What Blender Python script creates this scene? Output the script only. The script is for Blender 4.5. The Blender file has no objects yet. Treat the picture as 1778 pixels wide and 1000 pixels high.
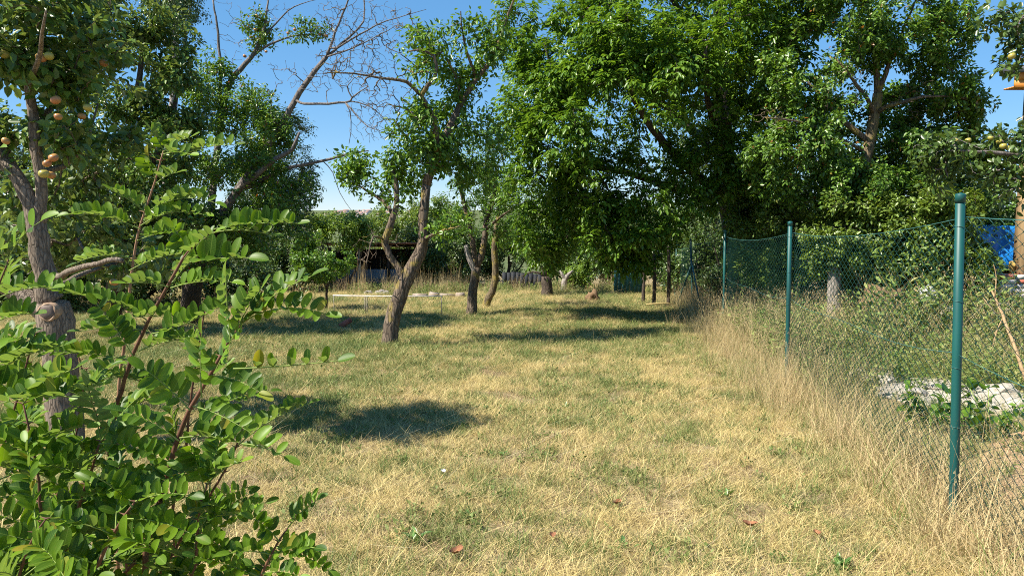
import bpy, math, random
import numpy as np
from mathutils import Vector, Matrix, noise

scene = bpy.context.scene
COL = scene.collection

# ------------------------------------------------------------------ camera, sky, sun, exposure
F_PX, W_PX, H_PX = 1300.0, 1778.0, 1000.0
PITCH = math.atan(130 / F_PX)
CAM_H = 1.5
SLOPE = -0.046                      # the garden falls gently away from the camera

cam_data = bpy.data.cameras.new('camera')
cam_data.sensor_width = 36
cam_data.lens = 36 * F_PX / W_PX
cam_data.clip_start = 0.05
cam_data.clip_end = 12000
cam = bpy.data.objects.new('camera', cam_data)
COL.objects.link(cam)
cam.location = (0, 0, CAM_H)
cam.rotation_euler = (math.radians(90) - PITCH, 0, 0)
scene.camera = cam

SUN_EL = math.radians(50)
LIGHT_XY = Vector((0.94, 0.342)).normalized()          # the way the light travels, seen from above
world = bpy.data.worlds.new('World')
scene.world = world
world.use_nodes = True
wn = world.node_tree
sky = wn.nodes.new('ShaderNodeTexSky')
sky.sky_type = 'NISHITA'
sky.sun_disc = False
sky.sun_elevation = SUN_EL
sky.sun_rotation = math.atan2(-LIGHT_XY.x, -LIGHT_XY.y) % (2 * math.pi)
sky.altitude = 2500
sky.air_density = 1.0
sky.dust_density = 0.0
sky.ozone_density = 10.0
sky_gamma = wn.nodes.new('ShaderNodeGamma'); sky_gamma.inputs[1].default_value = 0.48
sky_sat = wn.nodes.new('ShaderNodeHueSaturation'); sky_sat.inputs['Saturation'].default_value = 1.48; sky_sat.inputs['Value'].default_value = 1.25
wn.links.new(sky.outputs[0], sky_gamma.inputs[0])
wn.links.new(sky_gamma.outputs[0], sky_sat.inputs['Color'])
wn.links.new(sky_sat.outputs[0], wn.nodes['Background'].inputs[0])
wn.nodes['Background'].inputs[1].default_value = 0.15

sun_data = bpy.data.lights.new('sun', 'SUN')
sun_data.energy = 5.0
sun_data.angle = math.radians(0.53)
sun_data.color = (1.0, 0.925, 0.80)
sun = bpy.data.objects.new('sun', sun_data)
COL.objects.link(sun)
ldir = Vector((LIGHT_XY.x * math.cos(SUN_EL), LIGHT_XY.y * math.cos(SUN_EL), -math.sin(SUN_EL)))
sun.rotation_euler = ldir.to_track_quat('-Z', 'Y').to_euler()
sun.location = (-20, -10, 30)

scene.view_settings.view_transform = 'Standard'
scene.view_settings.look = 'None'
scene.view_settings.gamma = 1
scene.view_settings.use_curve_mapping = False
scene.view_settings.exposure = 1.12
scene.render.engine = 'CYCLES'
scene.cycles.max_bounces = 5
scene.cycles.diffuse_bounces = 3
scene.cycles.glossy_bounces = 2
scene.cycles.transmission_bounces = 4
scene.cycles.sample_clamp_indirect = 4
scene.cycles.filter_width = 1.0
scene.cycles.use_denoising = False

# ------------------------------------------------------------------ helpers
RNG = np.random.default_rng(11)
random.seed(5)
CT, ST = math.cos(PITCH), math.sin(PITCH)


def base_z(y):
    if y < 40:
        return SLOPE * y
    if y < 420:
        return SLOPE * 40 - 0.075 * (y - 40)
    return SLOPE * 40 - 0.075 * 380


def bump(x, y):
    return (0.020 * math.sin(1.3 * x + 0.7 * y) * math.sin(0.9 * y - 0.5 * x) + 0.012 * math.sin(3.1 * x - 1.1 * y + 1.0)
            + 0.010 * math.sin(2.3 * y + 1.7 * x))


def gz(x, y):
    z = base_z(y) + bump(x, y)
    if y > 900:
        t = min(1.0, (y - 900) / 2200.0)
        z += t * t * (46 + 9 * math.sin(x / 420.0 + 0.6) + 6 * math.sin(x / 150.0))
    return z


def P(px, py, d):
    """the point seen at pixel (px, py) of the 1778 x 1000 photograph, d metres ahead of the camera"""
    u, v = (px - W_PX / 2) / F_PX, (H_PX / 2 - py) / F_PX
    dy, dz = CT + v * ST, -ST + v * CT
    t = d / dy
    return Vector((u * t, d, CAM_H + dz * t))


def G(px, py):
    """the ground point seen at that pixel"""
    u, v = (px - W_PX / 2) / F_PX, (H_PX / 2 - py) / F_PX
    dy, dz = CT + v * ST, -ST + v * CT
    t = CAM_H / (-dz + SLOPE * dy)
    x, y = u * t, dy * t
    return Vector((x, y, gz(x, y)))


def tag(o, label=None, cat=None, group=None, kind=None):
    if label: o['label'] = label
    if cat: o['category'] = cat
    if group: o['group'] = group
    if kind: o['kind'] = kind
    return o


def empty(name, loc, label=None, cat=None, group=None):
    o = bpy.data.objects.new(name, None)
    o.empty_display_size = 0.1
    COL.objects.link(o)
    o.location = loc
    return tag(o, label, cat, group)


def wmat(o):
    m = o.matrix_basis.copy()
    if o.parent is not None:
        m = wmat(o.parent) @ o.matrix_parent_inverse @ m
    return m


def link(name, me, parent=None, kind=None):
    """a mesh given in world coordinates becomes an object (a child that stays where it is)"""
    o = bpy.data.objects.new(name, me)
    COL.objects.link(o)
    if parent is not None:
        o.parent = parent
        o.matrix_parent_inverse = wmat(parent).inverted()
    if kind: o['kind'] = kind
    return o


def np_mesh(name, verts, faces_list, mat, attrs=None, smooth=False):
    """faces_list: list of (M,k) index arrays"""
    me = bpy.data.meshes.new(name)
    verts = np.asarray(verts, np.float32).reshape(-1, 3)
    me.vertices.add(len(verts))
    me.vertices.foreach_set('co', verts.ravel())
    faces_list = [np.asarray(f, np.int32) for f in faces_list if len(f)]
    nl = sum(f.size for f in faces_list)
    nf = sum(len(f) for f in faces_list)
    me.loops.add(nl)
    me.polygons.add(nf)
    me.loops.foreach_set('vertex_index', np.concatenate([f.ravel() for f in faces_list]))
    tot = np.concatenate([np.full(len(f), f.shape[1], np.int32) for f in faces_list])
    start = np.concatenate([[0], np.cumsum(tot)[:-1]]).astype(np.int32)
    me.polygons.foreach_set('loop_start', start)
    me.polygons.foreach_set('loop_total', tot)
    if smooth:
        me.polygons.foreach_set('use_smooth', np.ones(nf, bool))
    for k, a in (attrs or {}).items():
        at = me.attributes.new(k, 'FLOAT', 'POINT')
        at.data.foreach_set('value', np.asarray(a, np.float32))
    me.update(calc_edges=True)
    if mat is not None:
        me.materials.append(mat)
    return me


class MB:
    """collects tubes, boxes and loose faces for one mesh"""
    def __init__(self):
        self.v, self.q, self.t, self.n = [], [], [], 0

    def add(self, verts, quads=(), tris=()):
        b = self.n
        self.v.append(np.asarray(verts, float).reshape(-1, 3))
        self.n += len(self.v[-1])
        if len(quads): self.q.append(np.asarray(quads, int).reshape(-1, 4) + b)
        if len(tris): self.t.append(np.asarray(tris, int).reshape(-1, 3) + b)

    def tube(self, pts, rad, sides=6, cap=True, rough=0.0, seed=0.0):
        pts = np.asarray([tuple(p) for p in pts], float)
        n = len(pts)
        rad = np.broadcast_to(np.asarray(rad, float), (n,))
        tan = np.gradient(pts, axis=0)
        tan /= np.linalg.norm(tan, axis=1)[:, None] + 1e-12
        ref = np.array([0, 0, 1.0]) if abs(tan[0][2]) < 0.9 else np.array([1.0, 0, 0])
        a = np.cross(tan[0], ref); a /= np.linalg.norm(a)
        ang = np.linspace(0, 2 * math.pi, sides, endpoint=False)
        rings = []
        for i in range(n):
            a = a - tan[i] * np.dot(a, tan[i]); a /= np.linalg.norm(a) + 1e-12
            b = np.cross(tan[i], a)
            r = np.full(sides, rad[i])
            if rough:
                for k in range(sides):
                    q = Vector((math.cos(ang[k]) * 1.6 + seed, math.sin(ang[k]) * 1.6, i * 0.16))
                    q2 = Vector((math.cos(ang[k]) * 4 + seed, math.sin(ang[k]) * 4, i * 0.45))
                    r[k] *= 1 + rough * (noise.noise(q) + 0.6 * noise.noise(q2))
            rings.append(pts[i] + np.outer(np.cos(ang) * r, a) + np.outer(np.sin(ang) * r, b))
        v = np.concatenate(rings)
        i, k = np.meshgrid(np.arange(n - 1), np.arange(sides), indexing='ij')
        k2 = (k + 1) % sides
        quads = np.stack([i * sides + k, i * sides + k2, (i + 1) * sides + k2, (i + 1) * sides + k], -1).reshape(-1, 4)
        tris = []
        if cap:
            v = np.concatenate([v, pts[-1:] + tan[-1:] * rad[-1] * 0.3, pts[:1]])
            m = n * sides
            for k in range(sides):
                tris.append(((n - 1) * sides + k, (n - 1) * sides + (k + 1) % sides, m))
                tris.append(((k + 1) % sides, k, m + 1))
        self.add(v, quads, tris)

    def box(self, c, size, rot=None, jitter=0.0):
        hx, hy, hz = size[0] / 2, size[1] / 2, size[2] / 2
        v = np.array([(x, y, z) for x in (-hx, hx) for y in (-hy, hy) for z in (-hz, hz)])
        if jitter: v = v + RNG.uniform(-jitter, jitter, v.shape)
        if rot is not None: v = v @ np.array(rot.to_3x3()).T
        self.add(v + np.array(tuple(c)), [(0, 1, 3, 2), (4, 6, 7, 5), (0, 4, 5, 1), (2, 3, 7, 6), (0, 2, 6, 4), (1, 5, 7, 3)])

    def mesh(self, name, mat, smooth=False):
        return np_mesh(name, np.concatenate(self.v), [np.concatenate(self.q) if self.q else np.zeros((0, 4), int),
                                                      np.concatenate(self.t) if self.t else np.zeros((0, 3), int)], mat, smooth=smooth)

    def build(self, name, mat, parent=None, smooth=False, kind=None):
        return link(name, self.mesh(name, mat, smooth), parent, kind)


# ------------------------------------------------------------------ materials
def new_mat(name):
    m = bpy.data.materials.new(name)
    m.use_nodes = True
    nt = m.node_tree
    for n in list(nt.nodes): nt.nodes.remove(n)
    out = nt.nodes.new('ShaderNodeOutputMaterial')
    return m, nt, out


def N(nt, typ, **kw):
    n = nt.nodes.new(typ)
    for k, v in kw.items():
        if k.startswith('i_'):
            n.inputs[int(k[2:])].default_value = v
        else:
            setattr(n, k, v)
    return n


def mix_rgb(nt, fac, a, b, blend='MIX'):
    n = nt.nodes.new('ShaderNodeMix')
    n.data_type = 'RGBA'
    n.blend_type = blend
    for sock, val in ((n.inputs[0], fac), (n.inputs[6], a), (n.inputs[7], b)):
        if hasattr(val, 'is_linked') or hasattr(val, 'links'):
            nt.links.new(val, sock)
        elif isinstance(val, (int, float)):
            sock.default_value = val
        else:
            sock.default_value = (*val, 1)
    return n.outputs[2]


def ramp(nt, src, stops):
    r = nt.nodes.new('ShaderNodeValToRGB')
    el = r.color_ramp.elements
    while len(el) < len(stops): el.new(0.5)
    for e, (p, c) in zip(el, stops):
        e.position = p
        e.color = (*c, 1) if not isinstance(c, (int, float)) else (c, c, c, 1)
    nt.links.new(src, r.inputs[0])
    return r.outputs[0]


def leaf_mat(name, dark, light, trans=0.3, rough=0.36, spec=0.5, under=None, dry=None, dry_at=0.985, veins=False):
    """two-tone leaves; each leaf its own shade (rnd) and some light coming through"""
    m, nt, out = new_mat(name)
    at = N(nt, 'ShaderNodeAttribute', attribute_name='rnd')
    oi = N(nt, 'ShaderNodeObjectInfo')
    add = N(nt, 'ShaderNodeMath', operation='ADD')
    nt.links.new(at.outputs['Fac'], add.inputs[0]); nt.links.new(oi.outputs['Random'], add.inputs[1])
    fr = N(nt, 'ShaderNodeMath', operation='FRACT'); nt.links.new(add.outputs[0], fr.inputs[0])
    stops = [(0.0, dark), (0.75, light), (0.97, tuple(min(1, c * 1.25) for c in light))]
    if dry: stops += [(dry_at, dry)]
    c = ramp(nt, fr.outputs[0], stops)
    if under:
        geo = N(nt, 'ShaderNodeNewGeometry')
        c = mix_rgb(nt, geo.outputs['Backfacing'], c, under)
    if veins:
        tc = N(nt, 'ShaderNodeTexCoord')
        sp = N(nt, 'ShaderNodeSeparateXYZ'); nt.links.new(tc.outputs['Object'], sp.inputs[0])
        ab = N(nt, 'ShaderNodeMath', operation='ABSOLUTE'); nt.links.new(sp.outputs['Y'], ab.inputs[0])
        c = mix_rgb(nt, ramp(nt, ab.outputs[0], [(0.006, 0.55), (0.02, 0.0)]), c, (0.22, 0.33, 0.06))
        sk = N(nt, 'ShaderNodeMath', operation='MULTIPLY_ADD'); sk.inputs[1].default_value = -0.7; nt.links.new(ab.outputs[0], sk.inputs[0]); nt.links.new(sp.outputs['X'], sk.inputs[2])
        fr2 = N(nt, 'ShaderNodeMath', operation='PINGPONG'); fr2.inputs[1].default_value = 0.05; nt.links.new(sk.outputs[0], fr2.inputs[0])
        c = mix_rgb(nt, ramp(nt, fr2.outputs[0], [(0.004, 0.22), (0.016, 0.0)]), c, (0.20, 0.30, 0.05))
        nz = N(nt, 'ShaderNodeTexNoise'); nz.inputs['Scale'].default_value = 7; nz.inputs['Detail'].default_value = 5
        geo2 = N(nt, 'ShaderNodeNewGeometry'); mp = N(nt, 'ShaderNodeMapping'); mp.inputs['Scale'].default_value = (9, 9, 9)
        nt.links.new(geo2.outputs['Position'], mp.inputs[0]); nt.links.new(mp.outputs[0], nz.inputs[0])
        c = mix_rgb(nt, ramp(nt, nz.outputs['Fac'], [(0.62, 0.0), (0.74, 0.5)]), c, (0.24, 0.22, 0.05))
    pr = N(nt, 'ShaderNodeBsdfPrincipled')
    pr.inputs['Roughness'].default_value = rough
    pr.inputs['Specular IOR Level'].default_value = spec
    nt.links.new(c, pr.inputs['Base Color'])
    tr = N(nt, 'ShaderNodeBsdfTranslucent')
    nt.links.new(mix_rgb(nt, 1.0, c, (1.5, 1.35, 0.6), 'MULTIPLY'), tr.inputs[0])
    mx = N(nt, 'ShaderNodeMixShader', i_0=trans)
    nt.links.new(pr.outputs[0], mx.inputs[1]); nt.links.new(tr.outputs[0], mx.inputs[2])
    nt.links.new(mx.outputs[0], out.inputs[0])
    return m


def bark_mat(name, a, b, lichen=None, lichen_amt=0.5, scale=14.0, bump_d=0.02):
    m, nt, out = new_mat(name)
    tc = N(nt, 'ShaderNodeTexCoord')
    mp = N(nt, 'ShaderNodeMapping')
    mp.inputs['Scale'].default_value = (1, 1, 0.22)
    nt.links.new(tc.outputs['Object'], mp.inputs[0])
    n1 = N(nt, 'ShaderNodeTexNoise'); n1.inputs['Scale'].default_value = scale * 2; n1.inputs['Detail'].default_value = 5
    n1.inputs['Distortion'].default_value = 0.6
    nt.links.new(mp.outputs[0], n1.inputs[0])
    vo = N(nt, 'ShaderNodeTexVoronoi', feature='DISTANCE_TO_EDGE'); vo.inputs['Scale'].default_value = scale * 2.2
    nt.links.new(mp.outputs[0], vo.inputs[0])
    crack = ramp(nt, vo.outputs['Distance'], [(0.0, 0.35), (0.12, 1.0)])
    c = ramp(nt, n1.outputs['Fac'], [(0.3, a), (0.68, b)])
    c = mix_rgb(nt, 0.75, c, crack, 'MULTIPLY')
    if lichen:
        n2 = N(nt, 'ShaderNodeTexNoise'); n2.inputs['Scale'].default_value = 5; n2.inputs['Detail'].default_value = 6
        nt.links.new(tc.outputs['Object'], n2.inputs[0])
        c = mix_rgb(nt, ramp(nt, n2.outputs['Fac'], [(0.62 - 0.25 * lichen_amt, 0.0), (0.72 - 0.2 * lichen_amt, 0.85)]), c, lichen)
    pr = N(nt, 'ShaderNodeBsdfPrincipled')
    pr.inputs['Roughness'].default_value = 0.9
    pr.inputs['Specular IOR Level'].default_value = 0.2
    nt.links.new(c, pr.inputs['Base Color'])
    h = N(nt, 'ShaderNodeMath', operation='MULTIPLY'); nt.links.new(crack, h.inputs[0]); nt.links.new(n1.outputs['Fac'], h.inputs[1])
    bp = N(nt, 'ShaderNodeBump'); bp.inputs['Strength'].default_value = 0.9; bp.inputs['Distance'].default_value = bump_d
    nt.links.new(h.outputs[0], bp.inputs['Height']); nt.links.new(bp.outputs[0], pr.inputs['Normal'])
    nt.links.new(pr.outputs[0], out.inputs[0])
    return m


def plain_mat(name, a, b=None, scale=12, rough=0.7, spec=0.3, bump_d=0.004, stretch=(1, 1, 1), metallic=0.0):
    m, nt, out = new_mat(name)
    b = b or tuple(c * 0.75 for c in a)
    tc = N(nt, 'ShaderNodeTexCoord')
    mp = N(nt, 'ShaderNodeMapping'); mp.inputs['Scale'].default_value = stretch
    nt.links.new(tc.outputs['Object'], mp.inputs[0])
    n1 = N(nt, 'ShaderNodeTexNoise'); n1.inputs['Scale'].default_value = scale; n1.inputs['Detail'].default_value = 6
    nt.links.new(mp.outputs[0], n1.inputs[0])
    pr = N(nt, 'ShaderNodeBsdfPrincipled')
    pr.inputs['Roughness'].default_value = rough
    pr.inputs['Specular IOR Level'].default_value = spec
    pr.inputs['Metallic'].default_value = metallic
    nt.links.new(ramp(nt, n1.outputs['Fac'], [(0.35, b), (0.65, a)]), pr.inputs['Base Color'])
    if bump_d:
        bp = N(nt, 'ShaderNodeBump'); bp.inputs['Strength'].default_value = 0.6; bp.inputs['Distance'].default_value = bump_d
        nt.links.new(n1.outputs['Fac'], bp.inputs['Height']); nt.links.new(bp.outputs[0], pr.inputs['Normal'])
    nt.links.new(pr.outputs[0], out.inputs[0])
    return m


def grass_mat(name, cols, patch=None, trans=0.25, rough=0.6):
    """blades: per-blade shade (rnd), per-tuft shade, and broad patches over the ground"""
    m, nt, out = new_mat(name)
    at = N(nt, 'ShaderNodeAttribute', attribute_name='rnd')
    oi = N(nt, 'ShaderNodeObjectInfo')
    a1 = N(nt, 'ShaderNodeMath', operation='MULTIPLY_ADD'); a1.inputs[1].default_value = 0.55
    a2 = N(nt, 'ShaderNodeMath', operation='MULTIPLY'); a2.inputs[1].default_value = 0.45
    nt.links.new(oi.outputs['Random'], a2.inputs[0])
    nt.links.new(at.outputs['Fac'], a1.inputs[0]); nt.links.new(a2.outputs[0], a1.inputs[2])
    k = len(cols)
    c = ramp(nt, a1.outputs[0], [(i / max(1, k - 1), cc) for i, cc in enumerate(cols)])
    if patch:
        geo = N(nt, 'ShaderNodeNewGeometry')
        n1 = N(nt, 'ShaderNodeTexNoise'); n1.inputs['Scale'].default_value = 1.1; n1.inputs['Detail'].default_value = 4
        nt.links.new(geo.outputs['Position'], n1.inputs[0])
        c = mix_rgb(nt, ramp(nt, n1.outputs['Fac'], [(0.42, 0.0), (0.7, 0.7)]), c, patch)
    pr = N(nt, 'ShaderNodeBsdfPrincipled')
    pr.inputs['Roughness'].default_value = rough
    pr.inputs['Specular IOR Level'].default_value = 0.3
    nt.links.new(c, pr.inputs['Base Color'])
    tr = N(nt, 'ShaderNodeBsdfTranslucent')
    nt.links.new(c, tr.inputs[0])
    mx = N(nt, 'ShaderNodeMixShader', i_0=trans)
    nt.links.new(pr.outputs[0], mx.inputs[1]); nt.links.new(tr.outputs[0], mx.inputs[2])
    nt.links.new(mx.outputs[0], out.inputs[0])
    return m


def ground_mat():
    m, nt, out = new_mat('dry lawn soil')
    geo = N(nt, 'ShaderNodeNewGeometry')
    n1 = N(nt, 'ShaderNodeTexNoise'); n1.inputs['Scale'].default_value = 0.8; n1.inputs['Detail'].default_value = 8
    n2 = N(nt, 'ShaderNodeTexNoise'); n2.inputs['Scale'].default_value = 45; n2.inputs['Detail'].default_value = 6
    n3 = N(nt, 'ShaderNodeTexNoise'); n3.inputs['Scale'].default_value = 0.35; n3.inputs['Detail'].default_value = 5
    for n in (n1, n2, n3): nt.links.new(geo.outputs['Position'], n.inputs[0])
    straw = ramp(nt, n2.outputs['Fac'], [(0.3, (0.11, 0.08, 0.045)), (0.5, (0.26, 0.20, 0.11)), (0.7, (0.38, 0.31, 0.18))])
    c = mix_rgb(nt, ramp(nt, n1.outputs['Fac'], [(0.5, 0.0), (0.68, 0.75)]), straw, (0.12, 0.14, 0.045))
    sep = N(nt, 'ShaderNodeSeparateXYZ'); nt.links.new(geo.outputs['Position'], sep.inputs[0])
    far = N(nt, 'ShaderNodeMapRange'); far.inputs[1].default_value = 34; far.inputs[2].default_value = 60
    nt.links.new(sep.outputs['Y'], far.inputs[0])
    farc = ramp(nt, n3.outputs['Fac'], [(0.35, (0.05, 0.08, 0.03)), (0.65, (0.13, 0.14, 0.06))])
    c = mix_rgb(nt, far.outputs[0], c, farc)
    pr = N(nt, 'ShaderNodeBsdfPrincipled'); pr.inputs['Roughness'].default_value = 0.95
    pr.inputs['Specular IOR Level'].default_value = 0.1
    nt.links.new(c, pr.inputs['Base Color'])
    bp = N(nt, 'ShaderNodeBump'); bp.inputs['Strength'].default_value = 0.8; bp.inputs['Distance'].default_value = 0.02
    nt.links.new(n2.outputs['Fac'], bp.inputs['Height']); nt.links.new(bp.outputs[0], pr.inputs['Normal'])
    nt.links.new(pr.outputs[0], out.inputs[0])
    return m


M = {}
M['ground'] = ground_mat()
M['straw'] = grass_mat('dry straw blades', [(0.16, 0.11, 0.045), (0.40, 0.31, 0.125), (0.74, 0.60, 0.28), (0.60, 0.49, 0.19), (0.32, 0.28, 0.10)])
M['thatch'] = grass_mat('brown thatch', [(0.16, 0.10, 0.06), (0.30, 0.20, 0.12), (0.42, 0.30, 0.18)])
M['pale_straw'] = grass_mat('pale single stalks', [(0.55, 0.48, 0.30), (0.78, 0.70, 0.46)])
M['green_grass'] = grass_mat('green grass blades', [(0.05, 0.105, 0.024), (0.12, 0.185, 0.045), (0.24, 0.27, 0.085), (0.40, 0.36, 0.15)])
M['tall_straw'] = grass_mat('tall dry stalks', [(0.26, 0.17, 0.09), (0.50, 0.37, 0.19), (0.64, 0.52, 0.28), (0.40, 0.35, 0.15)])
M['weed'] = grass_mat('green weeds', [(0.05, 0.105, 0.02), (0.12, 0.19, 0.04), (0.22, 0.27, 0.07), (0.42, 0.38, 0.16)])
M['rosette'] = leaf_mat('weed rosette leaves', (0.06, 0.13, 0.03), (0.13, 0.24, 0.06), 0.2)
M['walnut_leaf'] = leaf_mat('walnut leaves', (0.05, 0.125, 0.012), (0.135, 0.245, 0.028), 0.38)
M['apple_leaf'] = leaf_mat('apple leaves', (0.045, 0.10, 0.014), (0.125, 0.215, 0.035), 0.32, under=(0.13, 0.19, 0.065))
M['plum_leaf'] = leaf_mat('plum leaves', (0.05, 0.125, 0.014), (0.13, 0.24, 0.03), 0.36)
M['cherry_leaf'] = leaf_mat('cherry leaves', (0.05, 0.115, 0.014), (0.13, 0.24, 0.034), 0.34, dry=(0.25, 0.10, 0.03), dry_at=0.99)
M['shrub_leaf'] = leaf_mat('shrub leaves', (0.075, 0.13, 0.018), (0.17, 0.25, 0.045), 0.32)
M['bright_leaf'] = leaf_mat('bright shrub leaves', (0.09, 0.17, 0.02), (0.20, 0.30, 0.05), 0.36)
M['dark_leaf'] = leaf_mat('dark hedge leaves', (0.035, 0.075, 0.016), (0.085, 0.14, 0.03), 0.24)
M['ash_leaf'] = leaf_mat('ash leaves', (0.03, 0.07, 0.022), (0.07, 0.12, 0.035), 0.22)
M['locust_leaf'] = leaf_mat('locust leaflets', (0.028, 0.088, 0.006), (0.135, 0.25, 0.012), 0.45, rough=0.46, spec=0.4, under=(0.12, 0.20, 0.065), dry=(0.30, 0.27, 0.03), dry_at=0.992, veins=True)
M['rachis'] = plain_mat('locust leaf stalk', (0.22, 0.30, 0.07), (0.16, 0.22, 0.05), bump_d=0)
M['locust_stem'] = plain_mat('locust stem', (0.17, 0.085, 0.05), (0.10, 0.045, 0.03), scale=40, bump_d=0.001)
M['pale_stem'] = plain_mat('young locust stem', (0.34, 0.20, 0.12), (0.24, 0.12, 0.07), scale=40, bump_d=0.001)
M['apple_bark'] = bark_mat('apple bark', (0.13, 0.10, 0.075), (0.27, 0.22, 0.17), scale=20, bump_d=0.012)
M['plum_bark'] = bark_mat('plum bark', (0.08, 0.06, 0.044), (0.22, 0.17, 0.125), lichen=(0.26, 0.20, 0.05), lichen_amt=0.25, scale=10, bump_d=0.035)
M['lichen_bark'] = bark_mat('lichen covered bark', (0.10, 0.08, 0.05), (0.22, 0.17, 0.10), lichen=(0.27, 0.21, 0.05), lichen_amt=0.55, scale=12)
M['dark_bark'] = bark_mat('dark bark', (0.05, 0.04, 0.032), (0.13, 0.10, 0.08), scale=14)
M['dead_bark'] = bark_mat('bare dead twigs', (0.10, 0.088, 0.08), (0.24, 0.21, 0.195), scale=16, bump_d=0.008)
M['grey_wood'] = bark_mat('weathered grey wood', (0.22, 0.19, 0.165), (0.40, 0.36, 0.32), scale=9)
M['scar'] = plain_mat('sawn wood', (0.16, 0.12, 0.10), (0.09, 0.07, 0.06), scale=30)
M['scar_ring'] = plain_mat('healed bark ring', (0.40, 0.27, 0.18), (0.28, 0.19, 0.12), scale=30)
M['green_paint'] = plain_mat('green coated steel', (0.005, 0.085, 0.078), (0.003, 0.058, 0.055), scale=9, stretch=(1, 1, 0.25), rough=0.5, spec=0.5, bump_d=0)
M['green_wire'] = plain_mat('green coated wire', (0.012, 0.075, 0.06), (0.010, 0.06, 0.05), rough=0.45, spec=0.4, bump_d=0)
M['tension_wire'] = plain_mat('pale green wire', (0.05, 0.16, 0.15), (0.04, 0.13, 0.12), rough=0.45, bump_d=0)


def apple_mat(name, a, b):
    m, nt, out = new_mat(name)
    tc = N(nt, 'ShaderNodeTexCoord')
    n1 = N(nt, 'ShaderNodeTexNoise'); n1.inputs['Scale'].default_value = 1.4; n1.inputs['Detail'].default_value = 3
    nt.links.new(tc.outputs['Object'], n1.inputs[0])
    pr = N(nt, 'ShaderNodeBsdfPrincipled'); pr.inputs['Roughness'].default_value = 0.35
    nt.links.new(ramp(nt, n1.outputs['Fac'], [(0.35, a), (0.65, b)]), pr.inputs['Base Color'])
    nt.links.new(pr.outputs[0], out.inputs[0])
    return m


M['apple_red'] = apple_mat('blushed apple skin', (0.38, 0.30, 0.07), (0.40, 0.09, 0.06))
M['apple_green'] = apple_mat('yellow green apple skin', (0.28, 0.30, 0.06), (0.42, 0.31, 0.07))

# ------------------------------------------------------------------ the ground
def warp(lo, hi, n, c, k):
    t = np.linspace(math.asinh((lo - c) * k), math.asinh((hi - c) * k), n)
    return np.sinh(t) / k + c


gx = warp(-6000, 6000, 170, 0, 0.25)
gy = np.concatenate([np.linspace(-40, -1, 14), warp(0, 9000, 190, 0.0, 0.12)])
vv = np.array([(x, y, gz(x, y)) for y in gy for x in gx])
nx, ny = len(gx), len(gy)
ii, jj = np.meshgrid(np.arange(ny - 1), np.arange(nx - 1), indexing='ij')
gq = np.stack([ii * nx + jj, ii * nx + jj + 1, (ii + 1) * nx + jj + 1, (ii + 1) * nx + jj], -1).reshape(-1, 4)
tag(link('ground', np_mesh('ground', vv, [gq], M['ground'], smooth=True)), kind='structure')

# fence line (needed by the grass)
F1, F4 = G(1653, 907), G(1202, 540)
FDIR = Vector((F4.x - F1.x, F4.y - F1.y)).normalized()


def fence_x(y):
    return F1.x + (y - F1.y) * FDIR.x / FDIR.y


# ------------------------------------------------------------------ trees
def smooth_path(pts, rads, step=0.12, wob=0.0, seed=0):
    """Catmull-Rom through pts, resampled, with slight wobble"""
    pts = [Vector(p) for p in pts]
    rr = random.Random(seed)
    ext = [pts[0] * 2 - pts[1]] + pts + [pts[-1] * 2 - pts[-2]]
    out, ro = [], []
    for i in range(len(pts) - 1):
        p0, p1, p2, p3 = ext[i:i + 4]
        n = max(2, int((p2 - p1).length / step))
        for k in range(n):
            t = k / n
            q = 0.5 * ((2 * p1) + (p2 - p0) * t + (2 * p0 - 5 * p1 + 4 * p2 - p3) * t * t + (3 * p1 - p0 - 3 * p2 + p3) * t ** 3)
            if wob and 0 < len(out):
                q += Vector((rr.uniform(-1, 1), rr.uniform(-1, 1), rr.uniform(-1, 1))) * wob
            out.append(q); ro.append(rads[i] * (1 - t) + rads[i + 1] * t)
    out.append(pts[-1]); ro.append(rads[-1])
    return out, ro


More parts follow.
